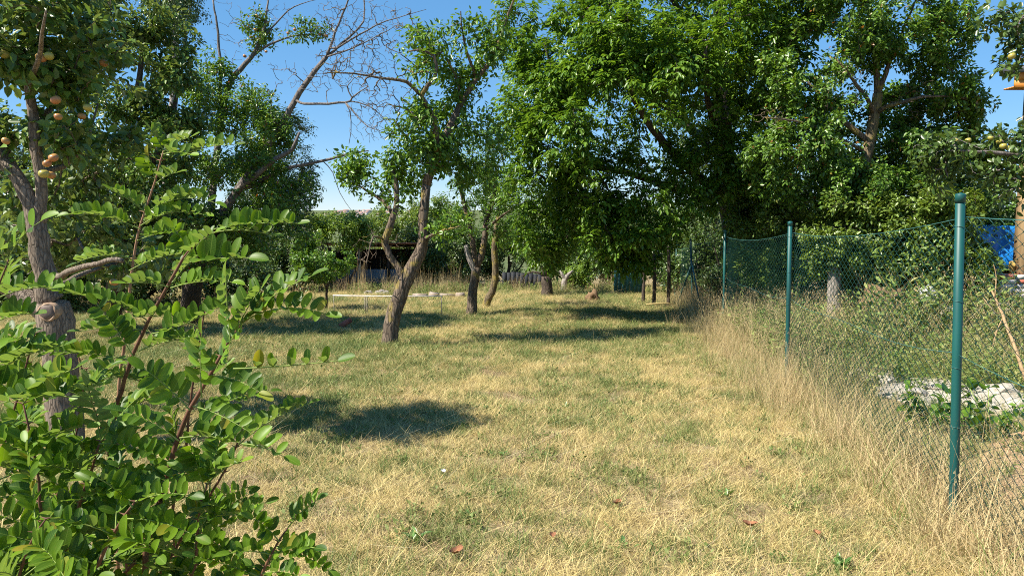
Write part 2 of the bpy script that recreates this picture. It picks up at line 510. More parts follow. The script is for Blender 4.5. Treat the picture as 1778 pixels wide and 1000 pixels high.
class Skeleton:
    def __init__(self, seed=0):
        self.rng = np.random.default_rng(seed)
        self.pos, self.par, self.rad = [], [], []      # nodes
        self.branches = []                              # lists of node ids
        self.explicit = []

    def limb(self, pts, rads, step=0.15, wob=0.01, attach=True):
        p, r = smooth_path(pts, rads, step, wob, seed=len(self.branches) + 3)
        ids = []
        prev = -1
        if attach and self.pos:
            arr = np.array(self.pos)
            prev = int(np.argmin(((arr - np.array(p[0])) ** 2).sum(1)))
            p[0] = Vector(self.pos[prev]) if (Vector(self.pos[prev]) - p[0]).length < 0.4 else p[0]
        for q, rr in zip(p, r):
            self.pos.append(tuple(q)); self.par.append(prev); self.rad.append(rr)
            prev = len(self.pos) - 1
            ids.append(prev)
        self.branches.append(ids); self.explicit.append(True)
        return ids

    def grow(self, targets, step=0.25, lift=0.12, wob=0.05, tip=0.004, minseg=3):
        """join every target to the nearest point of the skeleton, the close ones first"""
        targets = np.asarray(targets)
        if not len(targets): return []
        tip_ids = []
        base = np.array(self.pos)
        d0 = np.array([((base - t) ** 2).sum(1).min() for t in targets])
        cap = len(self.pos) + len(targets) * 14
        arr = np.full((cap, 3), 1e9); arr[:len(base)] = base
        n = len(base)
        for ti in np.argsort(d0):
            t = targets[ti]
            d2 = ((arr[:n] - t) ** 2).sum(1)
            j = int(np.argmin(d2)); d = math.sqrt(d2[j])
            k = int(min(13, max(minseg, d / step)))
            a = arr[j].copy()
            mid = (a + t) / 2 + np.array([0, 0, lift * d]) + self.rng.normal(0, 0.08 * d, 3)
            ids, prev = [j], j
            for s in range(1, k + 1):
                u = s / k
                q = (1 - u) ** 2 * a + 2 * u * (1 - u) * mid + u * u * t
                if s < k: q = q + self.rng.normal(0, wob * min(1, d), 3) * 0.5
                if n >= cap: break
                self.pos.append(tuple(q)); self.par.append(prev); self.rad.append(0.0)
                arr[n] = q
                prev = n; ids.append(n); n += 1
            self.branches.append(ids); self.explicit.append(False)
            tip_ids.append(prev)
        self.tip = tip
        return tip_ids

    def finish(self, power=0.48, tip=0.004, maxr=0.05):
        n = len(self.pos)
        cnt = np.zeros(n)
        child = np.zeros(n, bool)
        for i in range(n - 1, -1, -1):
            if not child[i]: cnt[i] = 1
            p = self.par[i]
            if p >= 0:
                cnt[p] += cnt[i]; child[p] = True
        r = np.array(self.rad)
        g = np.minimum(maxr, tip * cnt ** power)
        self.r = np.where(r > 0, r, g)

    def build(self, bark, parent, trunk_sides=14, rough=0.10, name_main='trunk', name_rest='branches', split=1, trunk_lichen=None):
        """the first `split` limbs are the trunk mesh (each limb of its own name), the rest is one mesh"""
        main, rest = MB(), MB()
        P_ = np.array(self.pos)
        for bi, (ids, ex) in enumerate(zip(self.branches, self.explicit)):
            rr = self.r[ids].copy()
            if not ex and len(ids) > 1:
                rr[0] = min(rr[0], rr[1] * 1.15)
            if ex and bi < split:
                main.tube(P_[ids], rr, trunk_sides, rough=rough, seed=bi * 3.1)
            elif ex:
                rest.tube(P_[ids], rr, 9, rough=rough * 0.8, seed=bi * 3.1)
            else:
                rest.tube(P_[ids], rr, 5 if rr.max() > 0.012 else 3, cap=False)
        out = []
        if main.v: out.append(main.build(name_main, trunk_lichen or bark, parent, smooth=True))
        if rest.v: out.append(rest.build(name_rest, bark, parent, smooth=True))
        return out


def blob_targets(blobs, rng, clump=0.9, thr=0.0):
    """blobs: (centre, (rx, ry, rz), n). Uneven: noise opens gaps"""
    out = []
    for c, r, n in blobs:
        c = np.array(tuple(c)); r = np.array(r)
        got = 0
        for _ in range(n * 12):
            if got >= n: break
            v = rng.normal(0, 1, 3); v /= np.linalg.norm(v)
            v *= rng.uniform(0.12, 1.0) ** 0.45
            p = c + v * r
            if noise.noise(Vector(p) * clump) < thr - 0.12 + rng.uniform(-0.15, 0.15): continue
            if p[2] < gz(p[0], p[1]) + 0.12: continue
            out.append(p); got += 1
    return out


def norm(a):
    return a / (np.linalg.norm(a, axis=-1, keepdims=True) + 1e-9)


def leaf_frames(tips, dirs, per, spread, size, rng, droop=0.25, out_w=0.8, up=0.75, center=None, size_var=0.25):
    """positions, axes, sides, normals, lengths of simple leaves along the twig ends"""
    n = len(tips) * per
    tp = np.repeat(tips, per, 0); dr = np.repeat(dirs, per, 0)
    u = rng.uniform(-0.25, 1.0, (n, 1))
    rad = rng.normal(0, 1, (n, 3)); rad = norm(rad - dr * (rad * dr).sum(1, keepdims=True))
    pos = tp - dr * u * spread + rad * rng.uniform(0.0, 0.35, (n, 1)) * spread
    ax = norm(dr * 0.45 + rad * out_w + np.array([0, 0, -droop]) + rng.normal(0, 0.25, (n, 3)))
    c0 = tips.mean(0)
    nr = np.array([0, 0, up]) + rng.normal(0, 0.42, (n, 3)) + norm(pos - c0) * 0.55 + rad * 0.15
    nr = norm(nr - ax * (nr * ax).sum(1, keepdims=True))
    sd = np.cross(ax, nr)
    ln = size * rng.uniform(1 - size_var, 1 + size_var, n)
    return pos, ax, sd, nr, ln


LEAF6 = np.array([(0, 0, 0), (0.28, 0.5, 0.10), (0.66, 0.42, 0.10), (1.0, 0, -0.06), (0.66, -0.42, 0.10), (0.28, -0.5, 0.10)])   # along, across(half width), up
LEAF4 = np.array([(0, 0, 0), (0.45, 0.5, 0.10), (1.0, 0, -0.05), (0.45, -0.5, 0.10)])


def leaf_verts(frames, width, tmpl):
    pos, ax, sd, nr, ln = frames
    l = ln[:, None, None]
    v = pos[:, None, :] + l * (tmpl[None, :, 0:1] * ax[:, None, :] + tmpl[None, :, 1:2] * width * sd[:, None, :] + tmpl[None, :, 2:3] * nr[:, None, :])
    return v.reshape(-1, 3)


def leaves_mesh(name, frames, width, mat, rng, fine=True, rnd=None):
    n = len(frames[0])
    if fine:
        v = leaf_verts(frames, width, LEAF6)
        b = (np.arange(n) * 6)[:, None]
        q = np.concatenate([b + np.array([[0, 1, 2, 3]]), b + np.array([[0, 3, 4, 5]])])
        k = 6
    else:
        v = leaf_verts(frames, width, LEAF4)
        b = (np.arange(n) * 4)[:, None]
        q = np.concatenate([b + np.array([[0, 1, 2]]), b + np.array([[0, 2, 3]])])
        k = 4
    rnd = rng.uniform(0, 1, n) if rnd is None else rnd
    return np_mesh(name, v, [q], mat, {'rnd': np.repeat(rnd, k)})


LEAF_TMPL = {}


def leaf_objects(frames, idx, width, mat, parent, name='leaf'):
    """the leaves that show largest: one object each, sharing one mesh"""
    key = (mat.name, width)
    if key not in LEAF_TMPL:
        t = LEAF6.copy(); t[:, 1] *= width
        t = np.concatenate([t, [(0.3, 0, 0.0), (0.66, 0, 0.0)]])
        LEAF_TMPL[key] = np_mesh('leaf', t, [np.array([[0, 6, 1], [6, 7, 2], [7, 3, 2], [6, 2, 1], [0, 5, 6], [5, 4, 6], [6, 4, 7], [7, 4, 3]])], mat, {'rnd': np.full(8, 0.3)})
    me = LEAF_TMPL[key]
    inv = Matrix.Translation(-parent.location)
    pos, ax, sd, nr, ln = frames
    for i in idx:
        o = bpy.data.objects.new(name, me)
        COL.objects.link(o)
        o.parent = parent
        o.matrix_parent_inverse = inv
        s = ln[i]
        o.matrix_basis = Matrix(((ax[i][0] * s, sd[i][0] * s, nr[i][0] * s, pos[i][0]), (ax[i][1] * s, sd[i][1] * s, nr[i][1] * s, pos[i][1]),
                                 (ax[i][2] * s, sd[i][2] * s, nr[i][2] * s, pos[i][2]), (0, 0, 0, 1)))


def in_view(p):
    """signed image position of world points; True inside the frame"""
    d = p[:, 1] * CT - (p[:, 2] - CAM_H) * ST
    v = p[:, 1] * ST + (p[:, 2] - CAM_H) * CT
    x = W_PX / 2 + F_PX * p[:, 0] / d; y = H_PX / 2 - F_PX * v / d
    return (d > 0.3) & (x > 0) & (x < W_PX) & (y > 0) & (y < H_PX), d


def pick_largest(frames, n):
    ok, d = in_view(frames[0])
    s = np.where(ok, frames[4] / np.maximum(d, 0.3), 0)
    return np.argsort(-s)[:n]


def drop(frames, idx):
    keep = np.ones(len(frames[0]), bool); keep[idx] = False
    return tuple(f[keep] for f in frames)


def compound_frames(tips, dirs, rng, fronds=4, length=0.26, pairs=3, leaf=0.105, droop=0.4):
    """walnut and ash: leaflets in pairs along drooping stalks"""
    n = len(tips) * fronds
    tp = np.repeat(tips, fronds, 0); dr = np.repeat(dirs, fronds, 0)
    rad = rng.normal(0, 1, (n, 3)); rad[:, 2] += 0.1
    rad = norm(rad - dr * (rad * dr).sum(1, keepdims=True))
    p0 = tp - dr * rng.uniform(-0.1, 0.9, (n, 1)) * 0.3
    ax = norm(dr * 0.4 + rad * 0.95 + np.array([0, 0, 0.05]))
    ln = length * rng.uniform(0.75, 1.2, n)
    up = norm(np.array([0, 0, 1.0]) + rng.normal(0, 0.2, (n, 3)))
    side = norm(np.cross(ax, up))
    out = [[], [], [], [], []]
    for k in range(pairs * 2 + 1):
        if k == pairs * 2:
            t, sg = 1.0, 0
        else:
            t, sg = 0.35 + 0.6 * (k // 2) / pairs, (1 if k % 2 else -1)
        pos = p0 + ax * (ln * t)[:, None] + np.array([0, 0, -droop * 0.25]) * (ln * t * t)[:, None]
        a = norm(ax * (0.9 if sg == 0 else 0.5) + side * sg * 0.85 + np.array([0, 0, -droop * (0.6 + 0.6 * t)]) + rng.normal(0, 0.16, (n, 3)))
        nr = up + rng.normal(0, 0.22, (n, 3)); nr = norm(nr - a * (nr * a).sum(1, keepdims=True))
        out[0].append(pos); out[1].append(a); out[2].append(np.cross(a, nr)); out[3].append(nr)
        out[4].append(leaf * rng.uniform(0.75, 1.2, n) * (0.85 + 0.3 * t))
    return tuple(np.concatenate(o) for o in out)


def tip_dirs(sk, ids):
    P_ = np.array(sk.pos)
    par = np.array([sk.par[i] for i in ids])
    return P_[ids], norm(P_[ids] - P_[par])


def tree(name, label, cat, limbs, blobs, leaf='plum_leaf', bark='plum_bark', per=26, size=0.06, width=0.5, spread=0.35, fine=True, seed=1,
         group=None, parts=0, compound=None, droop=0.25, dead=None, trunk_limbs=1, tip=0.004, thr=0.0, clump=0.9, rough=0.10, step=0.25,
         trunk_mat=None, sides=14, lift=0.12, dead_kw=None, up=0.75):
    rng = np.random.default_rng(seed)
    root = empty(name, Vector(limbs[0][0][0]), label, cat, group)
    sk = Skeleton(seed)
    for i, (pts, rads) in enumerate(limbs):
        sk.limb(pts, rads, attach=i > 0)
    tg = blob_targets(blobs, rng, clump, thr)
    ids = sk.grow(tg, step=step, lift=lift)
    if dead:
        dk = dict(step=0.2, lift=0.02, wob=0.10); dk.update(dead_kw or {})
        sk.grow(blob_targets(dead, rng, 1.5, -1), **dk)
    sk.finish(tip=tip)
    sk.build(M[bark], root, rough=rough, split=trunk_limbs, trunk_lichen=M[trunk_mat] if trunk_mat else None, trunk_sides=sides)
    if ids:
        tips, dirs = tip_dirs(sk, ids)
        if compound:
            fr = compound_frames(tips, dirs, rng, **compound)
        else:
            fr = leaf_frames(tips, dirs, per, spread, size, rng, droop=droop, up=up)
        if parts:
            sel = pick_largest(fr, parts)
            leaf_objects(fr, sel, width, M[leaf], root)
            fr = drop(fr, sel)
        link('foliage', leaves_mesh('foliage', fr, width, M[leaf], rng, fine), root, 'stuff')
    return root, sk


def uv_apple(name, c, r, mat, parent, kind=None):
    n, m = 9, 12
    v, q = [], []
    for i in range(n):
        a = math.pi * i / (n - 1)
        rr = r * math.sin(a) * (1.06 + 0.05 * math.cos(a)) + 1e-5
        z = r * (0.92 * math.cos(a) - 0.16 * math.exp(-(a / 0.5) ** 2) + 0.10 * math.exp(-((math.pi - a) / 0.5) ** 2))
        for k in range(m):
            b = 2 * math.pi * k / m
            v.append((c[0] + rr * math.cos(b), c[1] + rr * math.sin(b), c[2] + z))
    for i in range(n - 1):
        for k in range(m):
            q.append((i * m + k, (i + 1) * m + k, (i + 1) * m + (k + 1) % m, i * m + (k + 1) % m))
    return link(name, np_mesh(name, v, [q], mat, smooth=True), parent)


def add_apples(root, spots, mats, r):
    for i, (px, py, d) in enumerate(spots):
        c = P(px, py, d)
        o = uv_apple('apple', (0, 0, 0), r * random.uniform(0.85, 1.1), M[mats[i % len(mats)]], None)
        o.parent = root; o.location = c - root.location
        o.rotation_euler = (random.uniform(-0.4, 0.4), random.uniform(-0.4, 0.4), random.uniform(0, 6))
        s = MB(); s.tube([c + Vector((0, 0, r * 0.6)), c + Vector((0.004, 0.003, r * 1.8))], 0.002, 4)
        s.build('stalk', M['dark_bark'], o)


# --- leaning plum tree in the middle of the lawn
B = G(677, 600)
d0 = B.y


def PL(d, *pts):
    return [P(a, b, d if len(c) == 0 else d + c[0]) for a, b, *c in pts]


plum_main, sk_main = tree(
    'leaning_plum_tree', 'leaning forked plum tree with furrowed grey bark standing nearest on the open lawn', 'tree',
    [([B - Vector((0, 0, 0.1))] + PL(d0, (678, 585), (686, 540), (700, 500), (711, 476), (729, 440), (735, 415), (735, 380), (740, 320)), [0.140, 0.122, 0.115, 0.112, 0.115, 0.092, 0.078, 0.072, 0.062]),
     (PL(d0, (708, 482), (696, 472), (683, 452), (672, 434), (668, 418), (678, 389), (687, 359), (687, 320), (680, 290)), [0.066, 0.056, 0.050, 0.050, 0.054, 0.050, 0.044, 0.034, 0.022]),
     (PL(d0, (740, 320), (758, 272), (789, 204, 0.2), (802, 177, 0.3), (826, 136, 0.4), (853, 102, 0.4), (880, 34, 0.5), (900, -20, 0.5)), [0.075, 0.065, 0.052, 0.046, 0.04, 0.03, 0.02, 0.012]),
     (PL(d0, (758, 272), (754, 207, -0.2), (731, 167, -0.3), (755, 133, -0.4), (755, 99, -0.4), (731, 88, -0.5), (710, 90, -0.5)), [0.05, 0.04, 0.036, 0.026, 0.02, 0.015, 0.01]),
     (PL(d0, (731, 167, -0.3), (707, 142, -0.4), (680, 137, -0.5), (640, 133, -0.6), (588, 126, -0.8), (560, 128, -0.9)), [0.03, 0.026, 0.02, 0.014, 0.009, 0.006]),
     (PL(d0, (735, 417), (755, 405, -0.3), (782, 397, -0.5), (800, 392, -0.6)), [0.03, 0.024, 0.016, 0.007]),
     (PL(d0, (685, 372), (665, 350, 0.2), (642, 335, 0.2), (615, 318, 0.3)), [0.035, 0.028, 0.02, 0.01]),
     (PL(d0, (826, 136, 0.4), (805, 70, 0.2), (800, 20, 0)), [0.026, 0.016, 0.008]),
     (PL(d0, (802, 177, 0.3), (790, 130, 0.1), (770, 90, 0)), [0.024, 0.016, 0.008]),
     (PL(d0, (668, 420), (650, 410, -0.2), (640, 440, -0.3), (635, 470, -0.3)), [0.02, 0.014, 0.009, 0.004])],
    [(P(815, 85, 11.9), (0.85, 0.7, 0.5), 79), (P(730, 90, 11.2), (0.34, 0.5, 0.40), 23), (P(775, 140, 11.8), (0.42, 0.5, 0.3), 18),
     (P(755, 215, 11.6), (0.72, 0.8, 0.55), 79), (P(735, 290, 11.6), (0.6, 0.7, 0.45), 61), (P(820, 250, 11.8), (0.55, 0.7, 0.85), 72), (P(645, 305, 11.7), (0.50, 0.6, 0.32), 33),
     (P(615, 275, 11.7), (0.3, 0.5, 0.22), 12), (P(790, 385, 11.3), (0.45, 0.6, 0.28), 18), (P(700, 330, 11.8), (0.35, 0.6, 0.3), 15)],
    leaf='plum_leaf', bark='plum_bark', per=26, size=0.078, width=0.5, spread=0.34, seed=21, thr=0.10, clump=1.8, rough=0.16,
    dead=[(P(620, 125, 10.9), (0.65, 0.4, 0.28), 140), (P(665, 165, 11.1), (0.5, 0.4, 0.36), 150), (P(700, 60, 11.4), (0.5, 0.4, 0.4), 35), (P(638, 425, 11.3), (0.22, 0.3, 0.32), 34),
          (P(690, 425, 11.5), (0.25, 0.3, 0.2), 16), (P(880, 60, 12), (0.35, 0.4, 0.5), 24), (P(660, 230, 11.4), (0.3, 0.3, 0.3), 16)], trunk_limbs=2, tip=0.0032)

# --- second orchard tree with its snag, third curving tree, small young tree, farther plum
B = G(819, 545); d1 = B.y
forked, _ = tree('forked_plum_tree', 'straight plum tree forking low beside a broken grey snag, right of the leaning one', 'tree',
     [([B - Vector((0, 0, 0.1))] + PL(d1, (820, 530), (822, 500), (828, 464)), [0.135, 0.115, 0.10, 0.105]),
      (PL(d1, (828, 464), (820, 420), (812, 380), (800, 330), (795, 290)), [0.08, 0.065, 0.055, 0.04, 0.02]),
      (PL(d1, (829, 464), (840, 425), (845, 380), (858, 335), (862, 290)), [0.085, 0.07, 0.06, 0.045, 0.02]),
      (PL(d1, (843, 400), (865, 380, -0.3), (890, 362, -0.6)), [0.04, 0.03, 0.015])],
     [(P(825, 330, d1), (0.75, 0.8, 0.7), 85), (P(870, 345, d1 - 0.4), (0.5, 0.7, 0.6), 50), (P(790, 385, d1), (0.5, 0.6, 0.4), 40), (P(835, 250, d1), (0.6, 0.8, 0.6), 50), (P(880, 400, d1), (0.35, 0.5, 0.3), 20)],
     leaf='plum_leaf', per=30, size=0.066, spread=0.32, seed=22, fine=False, clump=1.3, rough=0.14)
s = MB(); s.tube(*smooth_path(PL(d1 - 0.03, (827, 476), (818, 456), (812, 440), (809, 426)), [0.06, 0.066, 0.062, 0.055], 0.08, 0.003), 10, rough=0.22)
s.build('broken_snag', M['grey_wood'], forked, smooth=True)
B = G(846, 534); d2 = B.y
tree('curved_plum_tree', 'slim curving plum tree with yellow lichen just right of the forked plum', 'tree',
     [([B - Vector((0, 0, 0.1))] + PL(d2, (844, 530), (850, 515), (857, 500), (861, 470), (858, 434), (862, 395), (868, 350)), [0.12, 0.105, 0.095, 0.09, 0.085, 0.075, 0.06, 0.03]),
      (PL(d2, (858, 420), (880, 395, 0.2), (900, 370, 0.4)), [0.04, 0.03, 0.012])],
     [(P(875, 360, d2), (0.7, 0.8, 0.7), 60), (P(885, 420, d2), (0.5, 0.7, 0.35), 36), (P(850, 300, d2), (0.6, 0.7, 0.5), 36)],
     leaf='plum_leaf', bark='plum_bark', trunk_mat='lichen_bark', per=30, size=0.066, spread=0.32, seed=23, fine=False)
B = G(567, 537); d3 = B.y
tree('young_cherry_tree', 'small young tree with a thin trunk and rounded crown left of the leaning plum', 'tree',
     [([B - Vector((0, 0, 0.06))] + PL(d3, (567, 520), (568, 502)), [0.035, 0.03, 0.028]),
      (PL(d3, (568, 502), (561, 487), (550, 468)), [0.022, 0.018, 0.010]), (PL(d3, (568, 502), (575, 484), (592, 460)), [0.022, 0.018, 0.010]),
      (PL(d3, (568, 502), (567, 470), (565, 440)), [0.02, 0.016, 0.009])],
     [(P(562, 452, d3), (0.80, 0.7, 0.52), 110), (P(545, 430, d3), (0.5, 0.5, 0.4), 45)],
     leaf='plum_leaf', bark='dark_bark', per=34, size=0.075, width=0.6, spread=0.22, seed=24, fine=False)
B = G(950, 513); d4 = B.y
tree('dark_plum_tree', 'dark short trunked plum tree standing under the drooping edge of the walnut', 'tree',
     [([B - Vector((0, 0, 0.1))] + PL(d4, (950, 500), (949, 480)), [0.20, 0.17, 0.16]),
      (PL(d4, (949, 482), (942, 450), (935, 415)), [0.11, 0.08, 0.05]), (PL(d4, (949, 482), (962, 455), (975, 420)), [0.09, 0.07, 0.04]),
      (PL(d4, (948, 478), (925, 472), (905, 480)), [0.05, 0.03, 0.015])],
     [(P(930, 400, d4), (1.3, 1.2, 0.9), 90), (P(985, 420, d4), (1.0, 1.0, 0.7), 60), (P(960, 340, d4), (1.4, 1.2, 1.0), 70)],
     leaf='plum_leaf', bark='dark_bark', per=30, size=0.08, spread=0.4, seed=25, fine=False)

# --- old apple tree with bare limbs against the sky (left), and the dense tree before it
B = G(325, 560); d5 = 14.0
tree('bare_limbed_tree', 'old leaning tree whose long bare limbs reach across the blue gap at top left', 'tree',
     [([B - Vector((0, 0, 0.1))] + PL(d5, (335, 500), (350, 450), (372, 390)), [0.20, 0.17, 0.15, 0.135]),
      (PL(d5, (372, 390), (425, 313), (455, 270), (486, 221), (513, 173), (537, 136), (567, 99)), [0.0858, 0.0741, 0.0663, 0.0585, 0.0515, 0.0468, 0.0374]),
      (PL(d5, (567, 99), (588, 41), (605, 0), (612, -40)), [0.0265, 0.0187, 0.0140, 0.0078]),
      (PL(d5, (567, 99), (605, 66, 0.2), (631, 38, 0.3), (632, 0, 0.4), (640, -40, 0.4)), [0.0265, 0.0203, 0.0156, 0.0117, 0.0078]),
      (PL(d5, (575, 92), (622, 61, -0.2), (673, 37, -0.3), (740, 17, -0.4)), [0.0203, 0.0156, 0.0101, 0.0039]),
      (PL(d5, (571, 96), (610, 85, -0.3), (660, 60, -0.4), (700, 40, -0.6)), [0.0172, 0.0125, 0.0086, 0.0031]),
      (PL(d5, (410, 332), (440, 308, -0.3), (480, 275, -0.4), (507, 260, -0.4), (520, 230, -0.4)), [0.0624, 0.0546, 0.0468, 0.0351, 0.0195]),
      (PL(d5, (430, 335), (460, 310), (510, 290), (560, 280), (601, 268), (640, 262)), [0.0468, 0.0390, 0.0328, 0.0265, 0.0203, 0.0094]),
      (PL(d5, (560, 280), (578, 300), (590, 335), (612, 368)), [0.0094, 0.0078, 0.0062, 0.0031]),
      (PL(d5, (515, 178), (540, 181, -0.3), (600, 178, -0.5), (612, 170, -0.5), (640, 150, -0.6)), [0.0234, 0.0234, 0.0203, 0.0172, 0.0062]),
      (PL(d5, (602, 178, -0.5), (618, 200, -0.6), (640, 220, -0.7), (672, 232, -0.8)), [0.0156, 0.0125, 0.0086, 0.0039]),
      (PL(d5, (606, 175, -0.5), (640, 184, -0.5), (665, 205, -0.6), (678, 225, -0.6)), [0.0125, 0.0101, 0.0070, 0.0031]),
      (PL(d5, (603, 180, -0.5), (610, 210, -0.5), (606, 250, -0.5)), [0.0109, 0.0086, 0.0047]),
      (PL(d5, (365, 400), (372, 300, 0.6), (394, 160, 1.0), (425, 112, 1.0), (445, 88, 1.0), (458, 54, 1.0), (466, 0, 1.0)), [0.0780, 0.0663, 0.0546, 0.0484, 0.0390, 0.0281, 0.0156]),
      (PL(d5, (440, 95, 1.0), (480, 72, 0.9), (520, 62, 0.8), (566, 62, 0.8)), [0.0265, 0.0203, 0.0140, 0.0062]),
      (PL(d5, (450, 75, 1.0), (480, 40, 1.2), (510, 12, 1.2), (550, 0, 1.2)), [0.0218, 0.0156, 0.0109, 0.0047]),
      (PL(d5, (382, 220, 0.9), (383, 130, 1.1), (378, 60, 1.2), (370, 0, 1.2)), [0.0390, 0.0312, 0.0234, 0.0156])],
     [(P(400, 330, d5), (1.25, 1.2, 1.0), 120), (P(330, 250, d5 + 0.5), (1.0, 1.2, 1.3), 110), (P(470, 250, d5), (0.55, 0.7, 0.6), 50), (P(430, 190, d5 + 0.4), (0.65, 0.7, 0.5), 50),
      (P(500, 330, d5), (0.55, 0.6, 0.4), 30), (P(445, 55, d5 + 1), (0.42, 0.4, 0.42), 26), (P(525, 55, d5 + 0.8), (0.5, 0.3, 0.2), 16), (P(385, 160, d5 + 0.8), (0.3, 0.4, 0.9), 26),
      (P(360, 430, d5), (1.4, 1.0, 0.7), 130), (P(470, 400, d5 + 0.5), (0.9, 0.8, 0.7), 80), (P(430, 250, d5 + 0.5), (0.9, 0.8, 0.8), 80), (P(350, 150, d5 + 0.6), (0.55, 0.6, 0.7), 50), (P(475, 200, d5), (0.45, 0.4, 0.5), 20)],
     leaf='cherry_leaf', bark='dead_bark', trunk_mat='dark_bark', per=40, size=0.066, spread=0.32, seed=26, clump=1.2, thr=0.0, rough=0.12,
     dead=[(P(640, 45, d5 - 0.1), (1.05, 0.5, 0.5), 330), (P(620, 100, d5 - 0.3), (0.8, 0.5, 0.4), 195), (P(580, 30, d5), (0.4, 0.4, 0.5), 60), (P(495, 130, d5), (0.4, 0.4, 0.25), 45),
           (P(640, 205, d5 - 0.6), (0.45, 0.3, 0.45), 120), (P(400, 60, d5 + 1.1), (0.4, 0.4, 0.7), 60), (P(480, 30, d5 + 1), (0.5, 0.4, 0.4), 51), (P(560, 140, d5 - 0.4), (0.6, 0.4, 0.25), 60)], tip=0.0034)
for r_ in [o for o in bpy.data.objects if o.name == 'bare_limbed_tree']:
    add_apples(r_, [(436, 65, 14.9), (446, 28, 14.9), (425, 98, 14.8), (443, 52, 14.8), (555, 60, 14.7), (567, 63, 14.7), (512, 52, 14.6), (500, 58, 14.6), (376, 126, 14.6), (462, 90, 14.8)], ['apple_red'], 0.032)

B = G(195, 560); d6 = 12.5
tree('dense_apple_tree', 'dense dark fruit tree with upright shoots behind the near apple trunk', 'tree',
     [([B - Vector((0, 0, 0.1))] + PL(d6, (200, 500), (205, 430), (215, 350), (225, 260), (240, 150), (250, 60)), [0.16, 0.14, 0.12, 0.10, 0.075, 0.05, 0.02]),
      (PL(d6, (215, 350), (260, 290), (300, 200), (310, 110)), [0.07, 0.055, 0.035, 0.015]), (PL(d6, (210, 380), (160, 300), (130, 200)), [0.07, 0.05, 0.02])],
     [(P(230, 130, d6), (0.85, 1.0, 0.95), 90), (P(255, 280, d6), (1.0, 1.1, 0.9), 98), (P(150, 280, d6), (1.0, 1.0, 1.1), 82), (P(200, 420, d6), (1.6, 1.1, 0.6), 106), (P(310, 180, d6), (0.5, 0.7, 0.7), 41), (P(180, 30, d6), (1.0, 1.0, 0.7), 82), (P(270, 380, d6), (0.9, 0.9, 0.7), 65), (P(60, 380, d6), (1.2, 1.0, 0.9), 73), (P(300, 90, d6), (0.4, 0.6, 0.7), 32)],
     leaf='apple_leaf', bark='dark_bark', per=38, size=0.085, width=0.55, spread=0.34, seed=27, clump=1.9, thr=0.10)

# --- tall trees further back on the left
B = Vector((-11.2, 24, gz(-11.2, 24)))
tree('weeping_birch_tree', 'tall weeping birch with hanging twigs at the top edge behind the fruit trees', 'tree',
     [([B, P(285, 380, 24), P(296, 250, 24), P(303, 140, 24), P(305, 60, 24), P(305, -60, 24), P(306, -180, 24)], [0.2, 0.17, 0.14, 0.12, 0.10, 0.07, 0.03])],
     [(P(295, -40, 24), (1.0, 1.3, 1.6), 130), (P(275, 30, 24), (0.75, 0.9, 0.9), 60), (P(330, 20, 24), (0.5, 0.9, 0.9), 50), (P(300, -130, 24), (0.9, 1.0, 1.2), 60)],
     leaf='dark_leaf', bark='grey_wood', per=46, size=0.08, spread=0.6, seed=28, fine=False, droop=1.1, lift=0.25)
B = G(485, 508); d7 = 26
tree('dark_ash_tree', 'dark feathery leaved tree filling the left side of the blue gap low down', 'tree',
     [([Vector((P(485, 500, d7).x, d7, gz(0, d7) - 0.1))] + PL(d7, (485, 440), (480, 360), (470, 260)), [0.2, 0.17, 0.13, 0.05]),
      (PL(d7, (483, 400), (510, 340), (530, 280)), [0.08, 0.06, 0.02]), (PL(d7, (482, 390), (440, 330), (425, 270)), [0.08, 0.06, 0.02])],
     [(P(490, 300, d7), (1.1, 1.3, 1.5), 130), (P(520, 350, d7), (0.85, 1.0, 0.9), 80), (P(450, 340, d7), (1.3, 1.3, 1.4), 110), (P(500, 420, d7), (1.2, 1.2, 0.8), 90), (P(400, 420, d7), (1.5, 1.3, 1.0), 90), (P(500, 230, d7), (0.7, 0.9, 0.8), 45)],
     leaf='ash_leaf', bark='dark_bark', compound=dict(fronds=6, length=0.34, pairs=3, leaf=0.115, droop=0.5), width=0.36, seed=29, fine=False)

